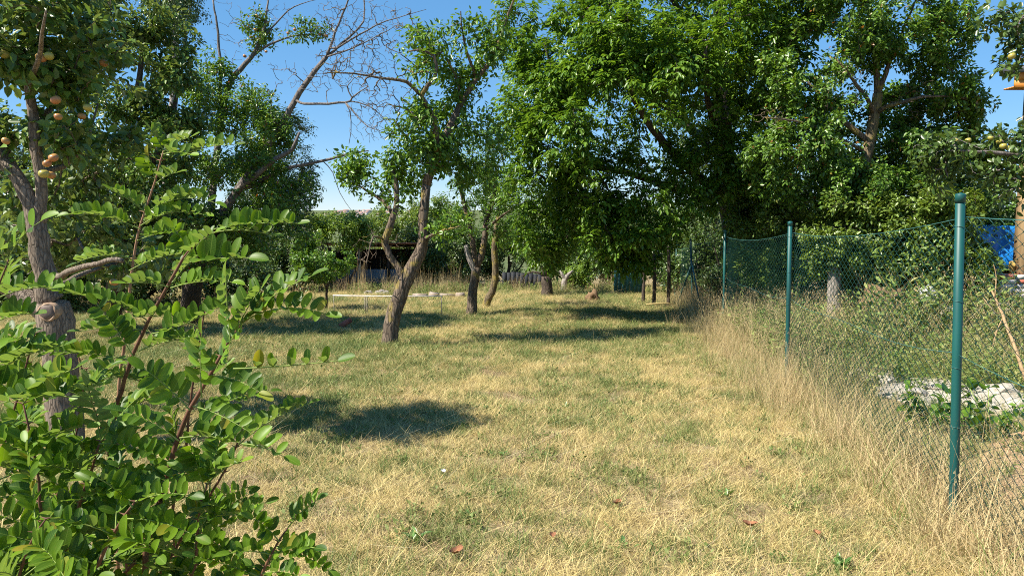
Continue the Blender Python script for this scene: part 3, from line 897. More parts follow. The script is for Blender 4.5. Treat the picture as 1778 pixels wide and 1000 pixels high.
# --- walnut over the fence
B = Vector((5.3, 17.3, gz(5.3, 17.3))); dw = 17.0
tree('walnut_tree', 'large walnut tree with broad drooping leaves filling the top centre above the fence', 'tree',
     [([B - Vector((0, 0, 0.1)), P(1285, 470, 17.2), P(1275, 400, 17), P(1262, 330, 16.8), P(1255, 200, 16.6), P(1250, 60, 16.5), P(1245, -80, 16.5), P(1240, -200, 16.5)], [0.30, 0.26, 0.24, 0.22, 0.18, 0.14, 0.09, 0.04]),
      (PL(16.6, (1262, 340), (1225, 318, -0.6), (1190, 285, -1.2), (1143, 236, -2.0), (1100, 170, -2.6), (1060, 90, -3)), [0.12, 0.10, 0.09, 0.075, 0.055, 0.025]),
      (PL(16.6, (1262, 330), (1180, 330, -0.6), (1090, 300, -1.0), (1010, 290, -1.4), (950, 310, -1.8)), [0.11, 0.09, 0.07, 0.05, 0.02]),
      (PL(16.6, (1258, 280), (1150, 180, 0.5), (1050, 100, 0.8), (960, 40, 1)), [0.10, 0.08, 0.055, 0.02]),
      (PL(16.6, (1256, 220), (1320, 150, -1.5), (1360, 70, -2.0)), [0.09, 0.07, 0.03]),
      (PL(16.6, (1253, 130), (1180, 20, -1), (1120, -80, -1.5)), [0.09, 0.06, 0.03]), (PL(16.6, (1256, 260), (1230, 180, -2.2), (1225, 90, -3.6)), [0.08, 0.06, 0.03])],
     [(P(940, 180, 15.2), (0.95, 1.4, 1.3), 105), (P(1010, 90, 15), (1.3, 1.6, 1.3), 125), (P(1100, 60, 14.2), (1.3, 1.5, 1.2), 110), (P(1130, 160, 13.6), (1.1, 1.0, 0.85), 85), (P(1020, 210, 14.4), (1.2, 1.3, 1.1), 100),
      (P(950, 300, 15.2), (0.95, 1.3, 0.95), 80), (P(1040, 310, 14.6), (1.1, 1.3, 0.75), 80), (P(960, 400, 15.4), (0.9, 1.2, 0.55), 45), (P(1060, 400, 15.0), (1.2, 1.2, 0.65), 65), (P(1125, 380, 14.6), (1.0, 1.2, 0.55), 60),
      (P(1075, 445, 15.8), (0.9, 1.2, 0.4), 50), (P(990, 440, 16.2), (1.0, 1.0, 0.35), 40), (P(1230, 50, 14.2), (1.3, 1.5, 1.2), 110), (P(1240, 180, 14.6), (1.2, 1.2, 1.1), 75), (P(1310, 90, 14.2), (1.0, 1.3, 1.2), 70), (P(1220, 300, 14.8), (1.2, 1.2, 0.65), 70),
      (P(1300, 250, 15), (1.1, 1.2, 1.2), 60), (P(1100, -80, 15.5), (2.2, 2.2, 1.1), 110), (P(1260, -90, 15.5), (2, 2.2, 1.0), 80), (P(1250, 120, 18.5), (3.2, 1.6, 2.6), 100), (P(1050, 150, 17.5), (2.4, 1.4, 2.2), 100), (P(1290, 340, 15.5), (1.1, 1.2, 0.6), 50),
      (P(900, 20, 15.4), (0.5, 0.8, 0.5), 16), (P(905, 110, 15.4), (0.4, 0.8, 0.5), 16)],
     leaf='walnut_leaf', bark='dark_bark', compound=dict(fronds=8, length=0.26, pairs=3, leaf=0.100, droop=0.55), width=0.44, seed=30, parts=300, clump=0.8, thr=0.03, trunk_limbs=1, step=0.35, lift=0.08)

# --- right-hand trees and shrubs beyond the fence
B = Vector((P(1490, 520, 13).x, 13, gz(6, 13))); dc = 13.0
tree('cherry_plum_tree', 'open crowned fruit tree with a mossy yellowish trunk behind the fence at right', 'tree',
     [([B - Vector((0, 0, 0.1))] + PL(dc, (1490, 420), (1492, 334), (1500, 290), (1509, 247), (1518, 198), (1524, 163)), [0.13, 0.115, 0.10, 0.095, 0.09, 0.085, 0.08]),
      (PL(dc, (1524, 163), (1520, 95), (1510, 40), (1500, -30)), [0.06, 0.045, 0.03, 0.012]), (PL(dc, (1524, 163), (1545, 110), (1570, 50), (1590, 0)), [0.05, 0.035, 0.022, 0.010]),
      (PL(dc, (1500, 240), (1470, 216), (1440, 186), (1400, 140)), [0.05, 0.045, 0.035, 0.015]), (PL(dc, (1520, 190), (1560, 180, -0.3), (1604, 167, -0.5), (1660, 170, -0.5)), [0.045, 0.035, 0.024, 0.010]),
      (PL(dc, (1519, 195), (1490, 150, -0.5), (1450, 100, -0.6)), [0.04, 0.03, 0.012]), (PL(dc, (1505, 265), (1400, 215, -0.6), (1330, 205, -0.7)), [0.03, 0.02, 0.008])],
     [(P(1480, 40, dc), (1.3, 1.2, 0.85), 221), (P(1380, 110, dc), (0.8, 1.0, 0.9), 136), (P(1600, 60, dc), (0.8, 1.0, 0.7), 127), (P(1640, 150, dc), (0.55, 0.8, 0.5), 71), (P(1420, 240, dc), (0.9, 1.0, 0.7), 136), (P(1560, 280, dc), (1.0, 1.0, 0.55), 136),
      (P(1450, 330, dc), (1.0, 1.0, 0.5), 119), (P(1340, 280, dc), (0.6, 0.8, 0.7), 76), (P(1430, -40, dc), (1.5, 1.3, 0.6), 119), (P(1590, -30, dc), (1.0, 1.1, 0.6), 68), (P(1685, 190, dc), (0.25, 0.5, 0.3), 20), (P(1500, 250, dc + 1.5), (2.0, 0.6, 1.2), 110), (P(1620, 215, dc + 0.6), (0.7, 0.7, 0.45), 70), (P(1670, 260, dc + 1), (0.9, 0.7, 0.5), 80), (P(1560, 190, dc + 1.6), (0.6, 0.5, 0.5), 36), (P(1710, 320, dc + 1), (0.8, 0.7, 0.5), 60)],
     leaf='cherry_leaf', bark='plum_bark', trunk_mat='lichen_bark', per=46, size=0.068, width=0.58, spread=0.30, seed=31, clump=1.3, thr=0.03,
     dead=[(P(1470, 150, dc - 0.6), (0.5, 0.4, 0.5), 102), (P(1340, 205, dc - 0.6), (0.35, 0.3, 0.2), 61), (P(1600, 170, dc - 0.4), (0.6, 0.5, 0.4), 68)], tip=0.003)

B = Vector((8.0, 8.6, gz(8, 8.6)))
ra, _ = tree('apple_tree', 'apple tree with yellow green fruit reaching in from the right edge', 'tree',
             [([B, P(2060, 420, 8.4), P(2000, 300, 8.3), P(1930, 200, 8.2)], [0.12, 0.10, 0.09, 0.07]),
              (PL(8.2, (1930, 200), (1850, 120, -0.3), (1780, 60, -0.4), (1730, 30, -0.4)), [0.05, 0.035, 0.02, 0.008]),
              (PL(8.2, (1980, 280), (1850, 280), (1740, 265), (1640, 262)), [0.05, 0.035, 0.022, 0.008])],
             [(P(1755, 55, 7.8), (0.28, 0.35, 0.26), 28), (P(1740, 110, 7.8), (0.2, 0.3, 0.14), 10), (P(1830, 80, 7.9), (0.4, 0.4, 0.4), 24), (P(1700, 262, 8.4), (0.62, 0.6, 0.30), 56), (P(1600, 262, 8.6), (0.30, 0.4, 0.26), 18), (P(1740, 325, 8.4), (0.30, 0.4, 0.30), 26), (P(1640, 320, 8.6), (0.3, 0.4, 0.2), 12),
              (P(1860, 250, 8.2), (0.6, 0.6, 0.5), 40)],
             leaf='dark_leaf', bark='dead_bark', per=14, size=0.076, width=0.52, spread=0.26, seed=32, parts=200, clump=2.6, thr=0.1)
add_apples(ra, [(1742, 254, 8.2), (1750, 257, 8.2), (1720, 240, 8.3), (1735, 246, 8.35), (1661, 246, 8.3), (1757, 98, 7.6), (1681, 244, 8.4), (1655, 270, 8.4)], ['apple_green'], 0.034)

shrub_rows = [
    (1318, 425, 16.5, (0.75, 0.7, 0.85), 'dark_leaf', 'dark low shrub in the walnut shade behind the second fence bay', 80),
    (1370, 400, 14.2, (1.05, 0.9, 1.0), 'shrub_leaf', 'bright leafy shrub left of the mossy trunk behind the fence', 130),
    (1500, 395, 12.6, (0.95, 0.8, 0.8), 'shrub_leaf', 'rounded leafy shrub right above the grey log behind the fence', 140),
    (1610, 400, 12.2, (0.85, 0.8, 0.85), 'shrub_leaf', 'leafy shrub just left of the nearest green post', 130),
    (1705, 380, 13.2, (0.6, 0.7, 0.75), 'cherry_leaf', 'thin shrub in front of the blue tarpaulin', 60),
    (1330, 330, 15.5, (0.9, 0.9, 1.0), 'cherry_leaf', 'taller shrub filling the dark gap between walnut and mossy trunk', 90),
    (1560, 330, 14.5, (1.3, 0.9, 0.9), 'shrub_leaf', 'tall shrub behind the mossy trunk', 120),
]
for i, (px, py, d, r, lm, lab, n) in enumerate(shrub_rows):
    c = P(px, py, d)
    b = Vector((c.x, d, gz(c.x, d)))
    hub = b + Vector((0, 0, 0.25))
    tree('leafy_shrub', lab, 'shrub',
         [([b - Vector((0, 0, 0.05)), b + Vector((0.05, 0, 0.5)), c + Vector((0.1, 0, 0.2))], [0.045, 0.035, 0.012])] +
         [([b + Vector((0.02 * k, 0, 0.1)), b + Vector((0.25 * math.cos(k * 2.1), 0.2 * math.sin(k * 2.1), 0.6)), c + Vector((0.5 * r[0] * math.cos(k * 2.1), 0.5 * r[1] * math.sin(k * 2.1), 0))], [0.03, 0.022, 0.008]) for k in range(3)],
         [(c, (r[0] * 1.15, r[1], r[2]), int(n * 1.6)), (c + Vector((0.1, -0.1, -0.7 * r[2])), (r[0] * 1.1, r[1] * 0.9, r[2] * 0.6), n)],
         leaf=lm, bark='dark_bark', per=50, size=0.066, width=0.55, spread=0.30, seed=40 + i, fine=d < 13.5, group='shrubs behind the wire fence', clump=1.4)

# row of bushes closing the far end of the lawn, and the hedge on the left
back = [
    (598, 402, 25.6, (1.15, 0.7, 0.62), 'bright_leaf', 'bright green bush leaning over the left end of the shed roof', 130, 0.09),
    (515, 455, 25.0, (1.1, 1.0, 0.9), 'dark_leaf', 'dark bush at the foot of the feathery tree', 70, 0.10),
    (735, 430, 27.5, (1.0, 1.0, 1.05), 'dark_leaf', 'dark green bush right of the shed behind the leaning trunk', 100, 0.10),
    (800, 440, 29.0, (1.2, 1.0, 1.15), 'dark_leaf', 'dark bush behind the forked plum', 110, 0.10),
    (880, 425, 30.0, (1.5, 1.0, 1.3), 'dark_leaf', 'broad dark bush behind the curving plum', 110, 0.10),
    (985, 440, 29.0, (1.5, 1.0, 1.0), 'dark_leaf', 'dark bush behind the short trunked plum', 90, 0.10),
    (1010, 475, 26.0, (0.6, 0.5, 0.45), 'bright_leaf', 'small light green bush beside the gnarled stump', 30, 0.09),
    (1090, 410, 28.5, (1.7, 1.0, 1.6), 'dark_leaf', 'dark bush behind the teal boards', 110, 0.11),
    (1180, 400, 24.0, (1.4, 1.0, 1.8), 'dark_leaf', 'dark bush in deepest shade right of the teal boards', 110, 0.11),
    (690, 384, 34.0, (1.6, 1.0, 0.9), 'shrub_leaf', 'hazy olive bush beyond the shed against the skyline', 80, 0.11),
    (592, 384, 36.0, (1.9, 1.0, 0.42), 'shrub_leaf', 'grey green bush on the skyline left of the shed', 80, 0.11),
    (760, 385, 33.0, (1.7, 1.0, 1.2), 'shrub_leaf', 'tall mid green bush on the skyline behind the leaning trunk', 90, 0.11),
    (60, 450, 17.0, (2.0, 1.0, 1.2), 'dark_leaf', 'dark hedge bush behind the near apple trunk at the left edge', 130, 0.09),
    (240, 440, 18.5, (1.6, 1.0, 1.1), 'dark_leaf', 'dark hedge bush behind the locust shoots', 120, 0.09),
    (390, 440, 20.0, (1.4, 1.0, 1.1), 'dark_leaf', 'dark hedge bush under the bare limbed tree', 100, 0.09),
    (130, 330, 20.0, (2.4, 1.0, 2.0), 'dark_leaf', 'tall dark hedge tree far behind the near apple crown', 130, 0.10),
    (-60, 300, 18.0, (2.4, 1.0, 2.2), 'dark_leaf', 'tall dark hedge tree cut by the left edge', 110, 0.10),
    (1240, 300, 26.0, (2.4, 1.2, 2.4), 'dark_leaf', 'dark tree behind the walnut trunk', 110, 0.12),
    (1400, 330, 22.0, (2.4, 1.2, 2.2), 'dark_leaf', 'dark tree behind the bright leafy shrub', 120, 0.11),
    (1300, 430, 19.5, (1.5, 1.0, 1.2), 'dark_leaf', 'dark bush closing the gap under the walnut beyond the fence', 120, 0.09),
    (1530, 430, 17.0, (1.6, 1.0, 1.0), 'dark_leaf', 'dark bush behind the heap of old straw', 120, 0.09),
    (1210, 450, 22.0, (1.0, 0.9, 1.1), 'dark_leaf', 'dark bush behind the third green post', 90, 0.10),
    (1640, 330, 20.0, (1.4, 1.2, 1.4), 'shrub_leaf', 'pale tree behind the timber post and nearest green post', 70, 0.10),
]
for i, (px, py, d, r, lm, lab, n, ls) in enumerate(back):
    c = P(px, py, d)
    b = Vector((c.x, d, gz(c.x, d)))
    top = Vector((c.x, d, max(c.z, b.z + 0.6)))
    low = (Vector((c.x, d, (b.z + c.z) / 2)), (r[0] * 1.05, r[1], max(0.4, (c.z - b.z) / 2)), n)
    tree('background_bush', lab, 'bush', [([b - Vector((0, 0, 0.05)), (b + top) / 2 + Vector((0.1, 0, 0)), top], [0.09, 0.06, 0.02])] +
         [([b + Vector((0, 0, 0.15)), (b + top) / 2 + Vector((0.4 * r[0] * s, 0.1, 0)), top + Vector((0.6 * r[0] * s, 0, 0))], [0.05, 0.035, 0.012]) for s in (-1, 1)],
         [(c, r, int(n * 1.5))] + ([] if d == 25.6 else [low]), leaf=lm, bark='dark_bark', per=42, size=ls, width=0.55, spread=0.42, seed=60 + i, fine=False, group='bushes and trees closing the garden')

# --- near apple tree at the left
B = G(116, 785); da = B.y
near_apple, sk_a = tree(
    'near_apple_tree', 'grey barked apple tree with a sawn off limb and blushed apples at the left edge', 'tree',
    [([B - Vector((0, 0, 0.1))] + PL(da, (110, 690), (104, 620), (97, 560), (92, 525)), [0.128, 0.116, 0.110, 0.122, 0.102]),
     (PL(da, (92, 530), (82, 500), (76, 460), (66, 415), (62, 392), (52, 350), (30, 310), (5, 285), (-40, 250)), [0.088, 0.080, 0.071, 0.067, 0.063, 0.054, 0.049, 0.045, 0.04]),
     (PL(da, (98, 560), (60, 530), (30, 508), (0, 490), (-50, 455)), [0.085, 0.075, 0.065, 0.058, 0.05]),
     (PL(da, (64, 395), (72, 360), (70, 310), (62, 260), (56, 200), (48, 120), (45, 60), (30, -20)), [0.05, 0.041, 0.037, 0.039, 0.035, 0.026, 0.017, 0.010]),
     (PL(da, (100, 490), (118, 472, -0.2), (150, 460, -0.4), (190, 454, -0.5), (214, 453, -0.5)), [0.027, 0.023, 0.019, 0.017, 0.016]),
     (PL(da, (105, 500), (130, 480, 0.4), (175, 465, 0.7), (240, 440, 0.9)), [0.022, 0.019, 0.015, 0.008]),
     (PL(da, (30, 310), (-10, 210, 0.2), (-20, 100, 0.2)), [0.04, 0.03, 0.012]),
     (PL(da, (58, 220), (100, 175, 0.3), (140, 100, 0.4), (150, 40, 0.4)), [0.026, 0.02, 0.013, 0.006]),
     (PL(da, (64, 300), (110, 290, 0.4), (150, 250, 0.5), (170, 180, 0.6)), [0.024, 0.02, 0.014, 0.006]),
     (PL(da, (54, 160), (70, 90, -0.5), (80, 20, -0.8)), [0.02, 0.014, 0.006])],
    [(P(90, 70, da), (0.55, 0.7, 0.42), 80), (P(150, 140, da + 0.3), (0.35, 0.6, 0.5), 50), (P(60, 180, da), (0.4, 0.7, 0.4), 50), (P(150, 240, da + 0.5), (0.35, 0.5, 0.4), 40),
     (P(-20, 60, da), (0.35, 0.5, 0.5), 30), (P(150, 330, da + 0.8), (0.5, 0.5, 0.28), 36), (P(30, 420, da + 1.2), (0.6, 0.4, 0.35), 50), (P(140, 400, da + 1.2), (0.5, 0.4, 0.3), 36), (P(230, 460, da + 1), (0.45, 0.4, 0.25), 24), (P(60, -10, da), (0.6, 0.7, 0.3), 40),
     (P(20, 240, da + 0.2), (0.2, 0.4, 0.2), 14), (P(-30, 330, da + 0.5), (0.3, 0.5, 0.5), 24)],
    leaf='apple_leaf', bark='apple_bark', per=14, size=0.078, width=0.56, spread=0.20, seed=33, parts=300, clump=2.0, thr=0.12, rough=0.10, trunk_limbs=4, tip=0.0028, up=0.6)
add_apples(near_apple, [(71, 101, da - .3), (85, 98, da - .3), (97, 174, da - .3), (101, 203, da - .3), (152, 187, da - .2), (82, 284, da - .3), (93, 274, da - .3), (76, 302, da - .3), (88, 304, da - .25), (10, 245, da - .3), (8, 95, da - .3),
                        (198, 490, da + .3), (142, 202, da), (62, 205, da + .2), (180, 110, da), (166, 93, da)], ['apple_red', 'apple_green', 'apple_red'], 0.030)
# the sawn limb: a ring of healed bark round a dark end grain
tp_ = np.array(sk_a.pos); want = P(96, 541, da)
j_ = int(np.argmin(((tp_ - np.array(want)) ** 2).sum(1)))
fw = Vector((0.10, -1, 0.10)).normalized()
sc = Vector((want.x, sk_a.pos[j_][1], want.z)) + fw * (sk_a.r[j_] * 1.04)
s = MB()
a_ = fw.cross(Vector((0, 0, 1))).normalized(); b_ = a_.cross(fw)
TT = np.linspace(0, 2 * math.pi, 33)
ring = [sc + (a_ * math.cos(t) * 0.95 + b_ * math.sin(t)) * (0.058 + 0.003 * math.sin(3 * t + 1)) for t in TT]
s.tube(ring, [0.008 + 0.002 * math.sin(5 * t) for t in TT], 8, cap=False)
s.tube([sc - fw * 0.08, sc - fw * 0.02, sc - fw * 0.004], [0.080, 0.068, 0.056], 18, rough=0.10)
scar = s.build('pruning_scar', M['scar_ring'], near_apple, smooth=True)
s = MB(); s.tube([sc - fw * 0.03, sc + fw * 0.006, sc + fw * 0.011], [0.057, 0.056, 0.03], 20, rough=0.08)
s.build('end_grain', M['scar'], scar)

# ------------------------------------------------------------------ wire fence
fence = empty('wire_fence', (F1.x, F1.y, gz(F1.x, F1.y)), 'green wire mesh fence on slim green posts running along the right of the lawn', 'fence')
SP = 4.62
POST_PX = [(1655, 1668, 907, 337), (1366, 1372, 662, 385), (1256, 1259, 572, 400), (1203, 1199, 537, 415)]
bases, tops = [], []
for bx, tx, by, ty in POST_PX:
    g = G(bx, by)
    bases.append(g); tops.append(P(tx, ty, g.y))
# one more post nearer than the frame shows, and three more in the walnut shade
pv = Vector((F1.x, F1.y, 0)) - Vector((FDIR.x, FDIR.y, 0)) * SP
bases.insert(0, Vector((pv.x, pv.y, gz(pv.x, pv.y)))); tops.insert(0, bases[0] + Vector((0, 0, 1.72)))
for k in range(1, 4):
    y = bases[4].y + SP * k
    b = Vector((fence_x(y), y, gz(fence_x(y), y)))
    bases.append(b); tops.append(b + Vector((0.02, 0, 1.6)))
for b, t in zip(bases, tops):
    s = MB(); s.tube([b - Vector((0, 0, 0.3)), b, b.lerp(t, 0.5), t - Vector((0, 0, 0.02))], 0.0235, 16)
    post = s.build('post', M['green_paint'], fence, smooth=False)
    for p in post.data.polygons: p.use_smooth = len(p.vertices) == 4
    s = MB(); s.tube([t - Vector((0, 0, 0.045)), t - Vector((0, 0, 0.003)), t, t + Vector((0, 0, 0.002))], [0.0258, 0.0260, 0.0242, 0.018], 20)
    s.build('cap', M['green_paint'], post, smooth=False)
    s = MB()
    for f in (0.1, 0.32, 0.52, 0.70):                    # wire ties wound round the post
        c = t.lerp(b, f)
        s.tube([c + Vector((math.cos(a) * 0.0255, math.sin(a) * 0.0255, 0.012 * math.sin(a * 0.5))) for a in np.linspace(0, 2 * math.pi, 13)], 0.0016, 4)
    s.build('wire_tie', M['tension_wire'], post)
# bracing strut at the fourth post seen
s = MB()
s.tube([bases[4].lerp(tops[4], 0.70), G(1208, 545) + Vector((0.05, -0.5, -0.1))], 0.019, 10)
s.build('brace', M['green_paint'], fence, smooth=True)
s = MB()
s.tube([bases[4].lerp(tops[4], 0.6) + Vector((-0.02, 0.03, 0)), bases[4] + Vector((-0.28, 0.6, -0.05))], 0.019, 10)
s.build('brace', M['green_paint'], fence, smooth=True)
for k in range(len(bases) - 1):
    b0, b1, t0, t1 = bases[k], bases[k + 1], tops[k], tops[k + 1]
    along = (b1 - b0); L = Vector((along.x, along.y, 0)).length
    dirx = Vector((along.x, along.y, 0)).normalized(); nrm = Vector((-dirx.y, dirx.x, 0))
    sag = 0.07 if k < 3 else 0.04
    wire0, wire1 = t0 - Vector((0, 0, 0.12)), t1 - Vector((0, 0, 0.12))
    def top_at(u): return wire0.lerp(wire1, u) - Vector((0, 0, sag * 4 * u * (1 - u))) - nrm * 0.03
    s = MB(); s.tube([top_at(u) for u in np.linspace(0, 1, 17)], 0.0024, 5)
    s.tube([top_at(u) - Vector((0, 0, 0.72 + 0.02 * math.sin(u * 9))) for u in np.linspace(0, 1, 17)], 0.0018, 4)
    s.build('tension_wire', M['tension_wire'], fence)
    # woven zigzag wires
    pitch = 0.056
    nw = int(L / pitch)
    s = MB()
    for i in range(nw):
        u = (i + 0.5) / nw
        x = b0.lerp(b1, u)
        topz = top_at(u)
        g_z = gz(x.x, x.y) + 0.05
        nseg = int((topz.z - g_z) / (pitch * 0.5))
        bulge = 0.03 * math.sin(u * 7 + k)
        pts = []
        for j in range(nseg + 1):
            f = j / nseg
            sgn = 1 if (i + j) % 2 else -1
            q = Vector((x.x, x.y, topz.z + (g_z - topz.z) * f)) + dirx * (sgn * pitch * 0.5 * 1.04) + nrm * (-0.03 + 0.0022 * sgn + bulge * math.sin(f * math.pi) * min(1, 6 * u * (1 - u)))
            q += dirx * (0.010 * math.sin(f * 11 + u * 13 + k))
            pts.append(q)
        s.tube(pts, 0.0021 if k < 2 else 0.0013, 3, cap=False)
    s.build('wire_mesh', M['green_wire'], fence, kind='stuff')

# three dark stakes under the walnut
for (bx, by, ty, lab) in ((1160, 534, 428, 'dark wooden stake nearest the fence under the walnut'), (1135, 532, 440, 'dark wooden stake in the middle of three under the walnut'), (1116, 527, 462, 'shortest dark stake under the walnut, farthest from the fence')):
    g = G(bx, by); t = P(bx + 1, ty, g.y)
    s = MB(); s.tube(*smooth_path([g - Vector((0, 0, 0.15)), g.lerp(t, 0.5) + Vector((0.02, 0, 0)), t], [0.05, 0.045, 0.04], 0.2, 0.004), 8, rough=0.1)
    tag(s.build('wooden_stake', M['dark_bark'], smooth=True), lab, 'stake', 'stakes under the walnut')
g = G(1118, 535)
s = MB(); s.tube([g + Vector((0.05, 0, 0.12)), g + Vector((0.5, 0.1, 0.14)), g + Vector((0.72, 0.1, 0.12))], [0.018, 0.016, 0.012], 7)
tag(s.build('fallen_branch', M['straw']), 'pale fallen branch lying in the shade at the end of the dry grass', 'branch')

# grey log standing in the weeds beyond the fence
b = G(1449, 585); t = P(1448, 456, b.y)
s = MB(); s.tube(*smooth_path([b - Vector((0, 0, 0.2)), b.lerp(t, 0.5), t], [0.135, 0.115, 0.09], 0.08, 0.004), 14, rough=0.12)
tag(s.build('standing_log', M['grey_wood'], smooth=True), 'grey barked log standing upright in the weeds behind the fence', 'log')

# ------------------------------------------------------------------ the neighbour's timber building, tarpaulin, bricks and clutter
M['orange_wood'] = plain_mat('orange varnished timber', (0.62, 0.26, 0.05), (0.50, 0.19, 0.035), scale=8, stretch=(0.6, 8, 8), rough=0.5)
M['pine'] = plain_mat('pale pine timber', (0.36, 0.25, 0.13), (0.26, 0.17, 0.085), scale=9, stretch=(8, 8, 0.6), rough=0.7)
M['old_plywood'] = plain_mat('stained yellow board', (0.40, 0.27, 0.07), (0.28, 0.19, 0.05), scale=5, rough=0.8)
M['grey_roof'] = plain_mat('dark grey roof edge', (0.06, 0.065, 0.075), (0.045, 0.05, 0.06), rough=0.6)
hb = 12.0
hx0 = P(1766, 400, hb).x
root = empty('timber_house', (hx0 + 0.1, hb, gz(hx0, hb)), 'timber building with an orange eave and pale post cut by the right edge', 'building')
gz_h = gz(hx0, hb)
eave_z0, eave_z1 = P(1740, 158, hb).z, P(1740, 134, hb).z
ex = P(1740, 140, hb).x
s = MB()
for i in range(2):
    s.box(((ex + 3) , hb - 0.3 - 0.028 * 0, eave_z0 + 0.055 + i * 0.116), (6.0, 0.03, 0.112))
s.build('fascia', M['orange_wood'], root)
s = MB()
for i in range(4): s.box((ex + 3, hb - 0.25 + 0.06 * i, eave_z0 + 0.012), (5.99, 0.056, 0.02))
s.build('soffit', M['orange_wood'], root)
s = MB()
s.box((ex + 2.99, hb - 0.18, eave_z1 + 0.06), (6.08, 0.36, 0.10))
s.build('roof', M['grey_roof'], root)
s = MB(); s.box((hx0 + 0.13, hb, (gz_h + eave_z0) / 2), (0.20, 0.20, eave_z0 - gz_h))
s.build('post', M['pine'], root)
for k, z in enumerate((0.0, 0.32, 0.64, 0.96)):
    s = MB(); s.box((hx0 + 0.72, hb + 0.05, gz_h + 0.17 + z), (1.55, 0.03, 0.312))
    s.build('board', M['old_plywood'], root)
s = MB(); s.box((hx0 + 3.3, hb + 0.4, (gz_h + eave_z0) / 2), (5.0, 0.12, eave_z0 - gz_h)); s.build('wall', M['pine'], root)

M['tarp'] = plain_mat('blue tarpaulin', (0.012, 0.20, 0.62), (0.01, 0.15, 0.50), scale=3, rough=0.35, spec=0.5)
c0, c1 = P(1693, 394, 12.6), P(1768, 472, 12.6)
w_, h_ = c1.x - c0.x + 0.25, c0.z - c1.z
v, q = [], []
for i in range(17):
    for j in range(23):
        x = c0.x + w_ * i / 16
        s_ = j / 22
        if s_ < 0.4:
            z, y = c0.z + 0.02, 13.5 - 0.9 * s_ / 0.4
        else:
            z, y = c0.z - h_ * (s_ - 0.4) / 0.6 * (1 + 0.12 * math.sin(i * 1.3)), 12.58
        a = noise.noise(Vector((x * 3, y * 3, z * 3)))
        v.append((x + 0.03 * a, y + 0.09 * a + 0.04 * math.sin(x * 14), z + 0.06 * noise.noise(Vector((x * 5, y * 5 + 3, z * 5)))))
for i in range(16):
    for j in range(22): q.append((i * 23 + j, (i + 1) * 23 + j, (i + 1) * 23 + j + 1, i * 23 + j + 1))
tp = link('tarpaulin', np_mesh('tarpaulin', v, [q], M['tarp'], smooth=True))
sol = tp.modifiers.new('thickness', 'SOLIDIFY'); sol.thickness = 0.004
tag(tp, 'crumpled blue tarpaulin draped over the timber stack beside the pale post', 'tarpaulin')
root = empty('timber_stack', (c0.x + w_ / 2, 13.05, gz(c0.x, 13)), 'stack of boards hidden under the blue tarpaulin', 'timber')
zz = gz(c0.x, 13)
nb = int((c0.z - 0.06 - zz) / 0.2)
for k in range(nb):
    s = MB(); s.box((c0.x + w_ / 2, 13.05, zz + (k + 0.5) * (c0.z - 0.06 - zz) / nb), (w_ * 0.9, 0.75, (c0.z - 0.06 - zz) / nb - 0.02), jitter=0.01)
    s.build('plank', M['old_plywood'], root)

M['white_brick'] = plain_mat('pale wrapped block', (0.55, 0.52, 0.50), (0.40, 0.37, 0.36), rough=0.6)
M['red_brick'] = plain_mat('red brick', (0.45, 0.14, 0.09), (0.34, 0.10, 0.07), rough=0.9)
bp0 = P(1676, 530, 11.8)
root = empty('brick_pile', (bp0.x + 0.45, 11.9, gz(bp0.x, 11.9)), 'low pile of white and red blocks below the blue tarpaulin', 'bricks')
bm_w = MB(); bm_w.box((0, 0, 0), (0.235, 0.115, 0.068)); bmw = bm_w.mesh('brick', M['white_brick'])
bm_r = MB(); bm_r.box((0, 0, 0), (0.235, 0.115, 0.068)); bmr = bm_r.mesh('brick', M['red_brick'])
zb = gz(bp0.x, 11.9)
ztop = P(1700, 470, 11.8).z
for lay in range(int((ztop - zb) / 0.074)):
    for i in range(4):
        for j in range(2):
            if lay > 5 and i < 1 + (lay > 8): continue
            o = link('brick', bmr if (lay * 7 + i * 3 + j) % 4 == 0 else bmw, root)
            o.matrix_basis = Matrix.Translation((bp0.x + 0.1 + i * 0.25 + 0.03 * (lay % 2), 11.8 + j * 0.13, zb + 0.034 + lay * 0.073)) @ Matrix.Rotation(random.uniform(-0.06, 0.06), 4, 'Z')
M['sack'] = plain_mat('white plastic sack', (0.62, 0.61, 0.61), (0.40, 0.40, 0.42), scale=9, rough=0.4, bump_d=0.03)


def lump(name, c, r, mat, seed, amp=0.3, freq=2.5, flat=0.0, sub=3, facet=False):
    import bmesh
    bm = bmesh.new(); bmesh.ops.create_icosphere(bm, subdivisions=sub, radius=1)
    for v_ in bm.verts:
        p = v_.co.copy()
        n_ = noise.noise(p * freq * 0.5 + Vector((seed, 0, 0))) + 0.5 * noise.noise(p * freq * 1.6 + Vector((0, seed, 0)))
        p *= 1 + amp * n_
        v_.co = Vector((p.x * r[0], p.y * r[1], max(p.z, -0.6) * r[2]))
    me = bpy.data.meshes.new(name); bm.to_mesh(me); bm.free()
    for f in me.polygons: f.use_smooth = not facet
    me.materials.append(mat)
    o = bpy.data.objects.new(name, me); COL.objects.link(o)
    o.location = c
    return o


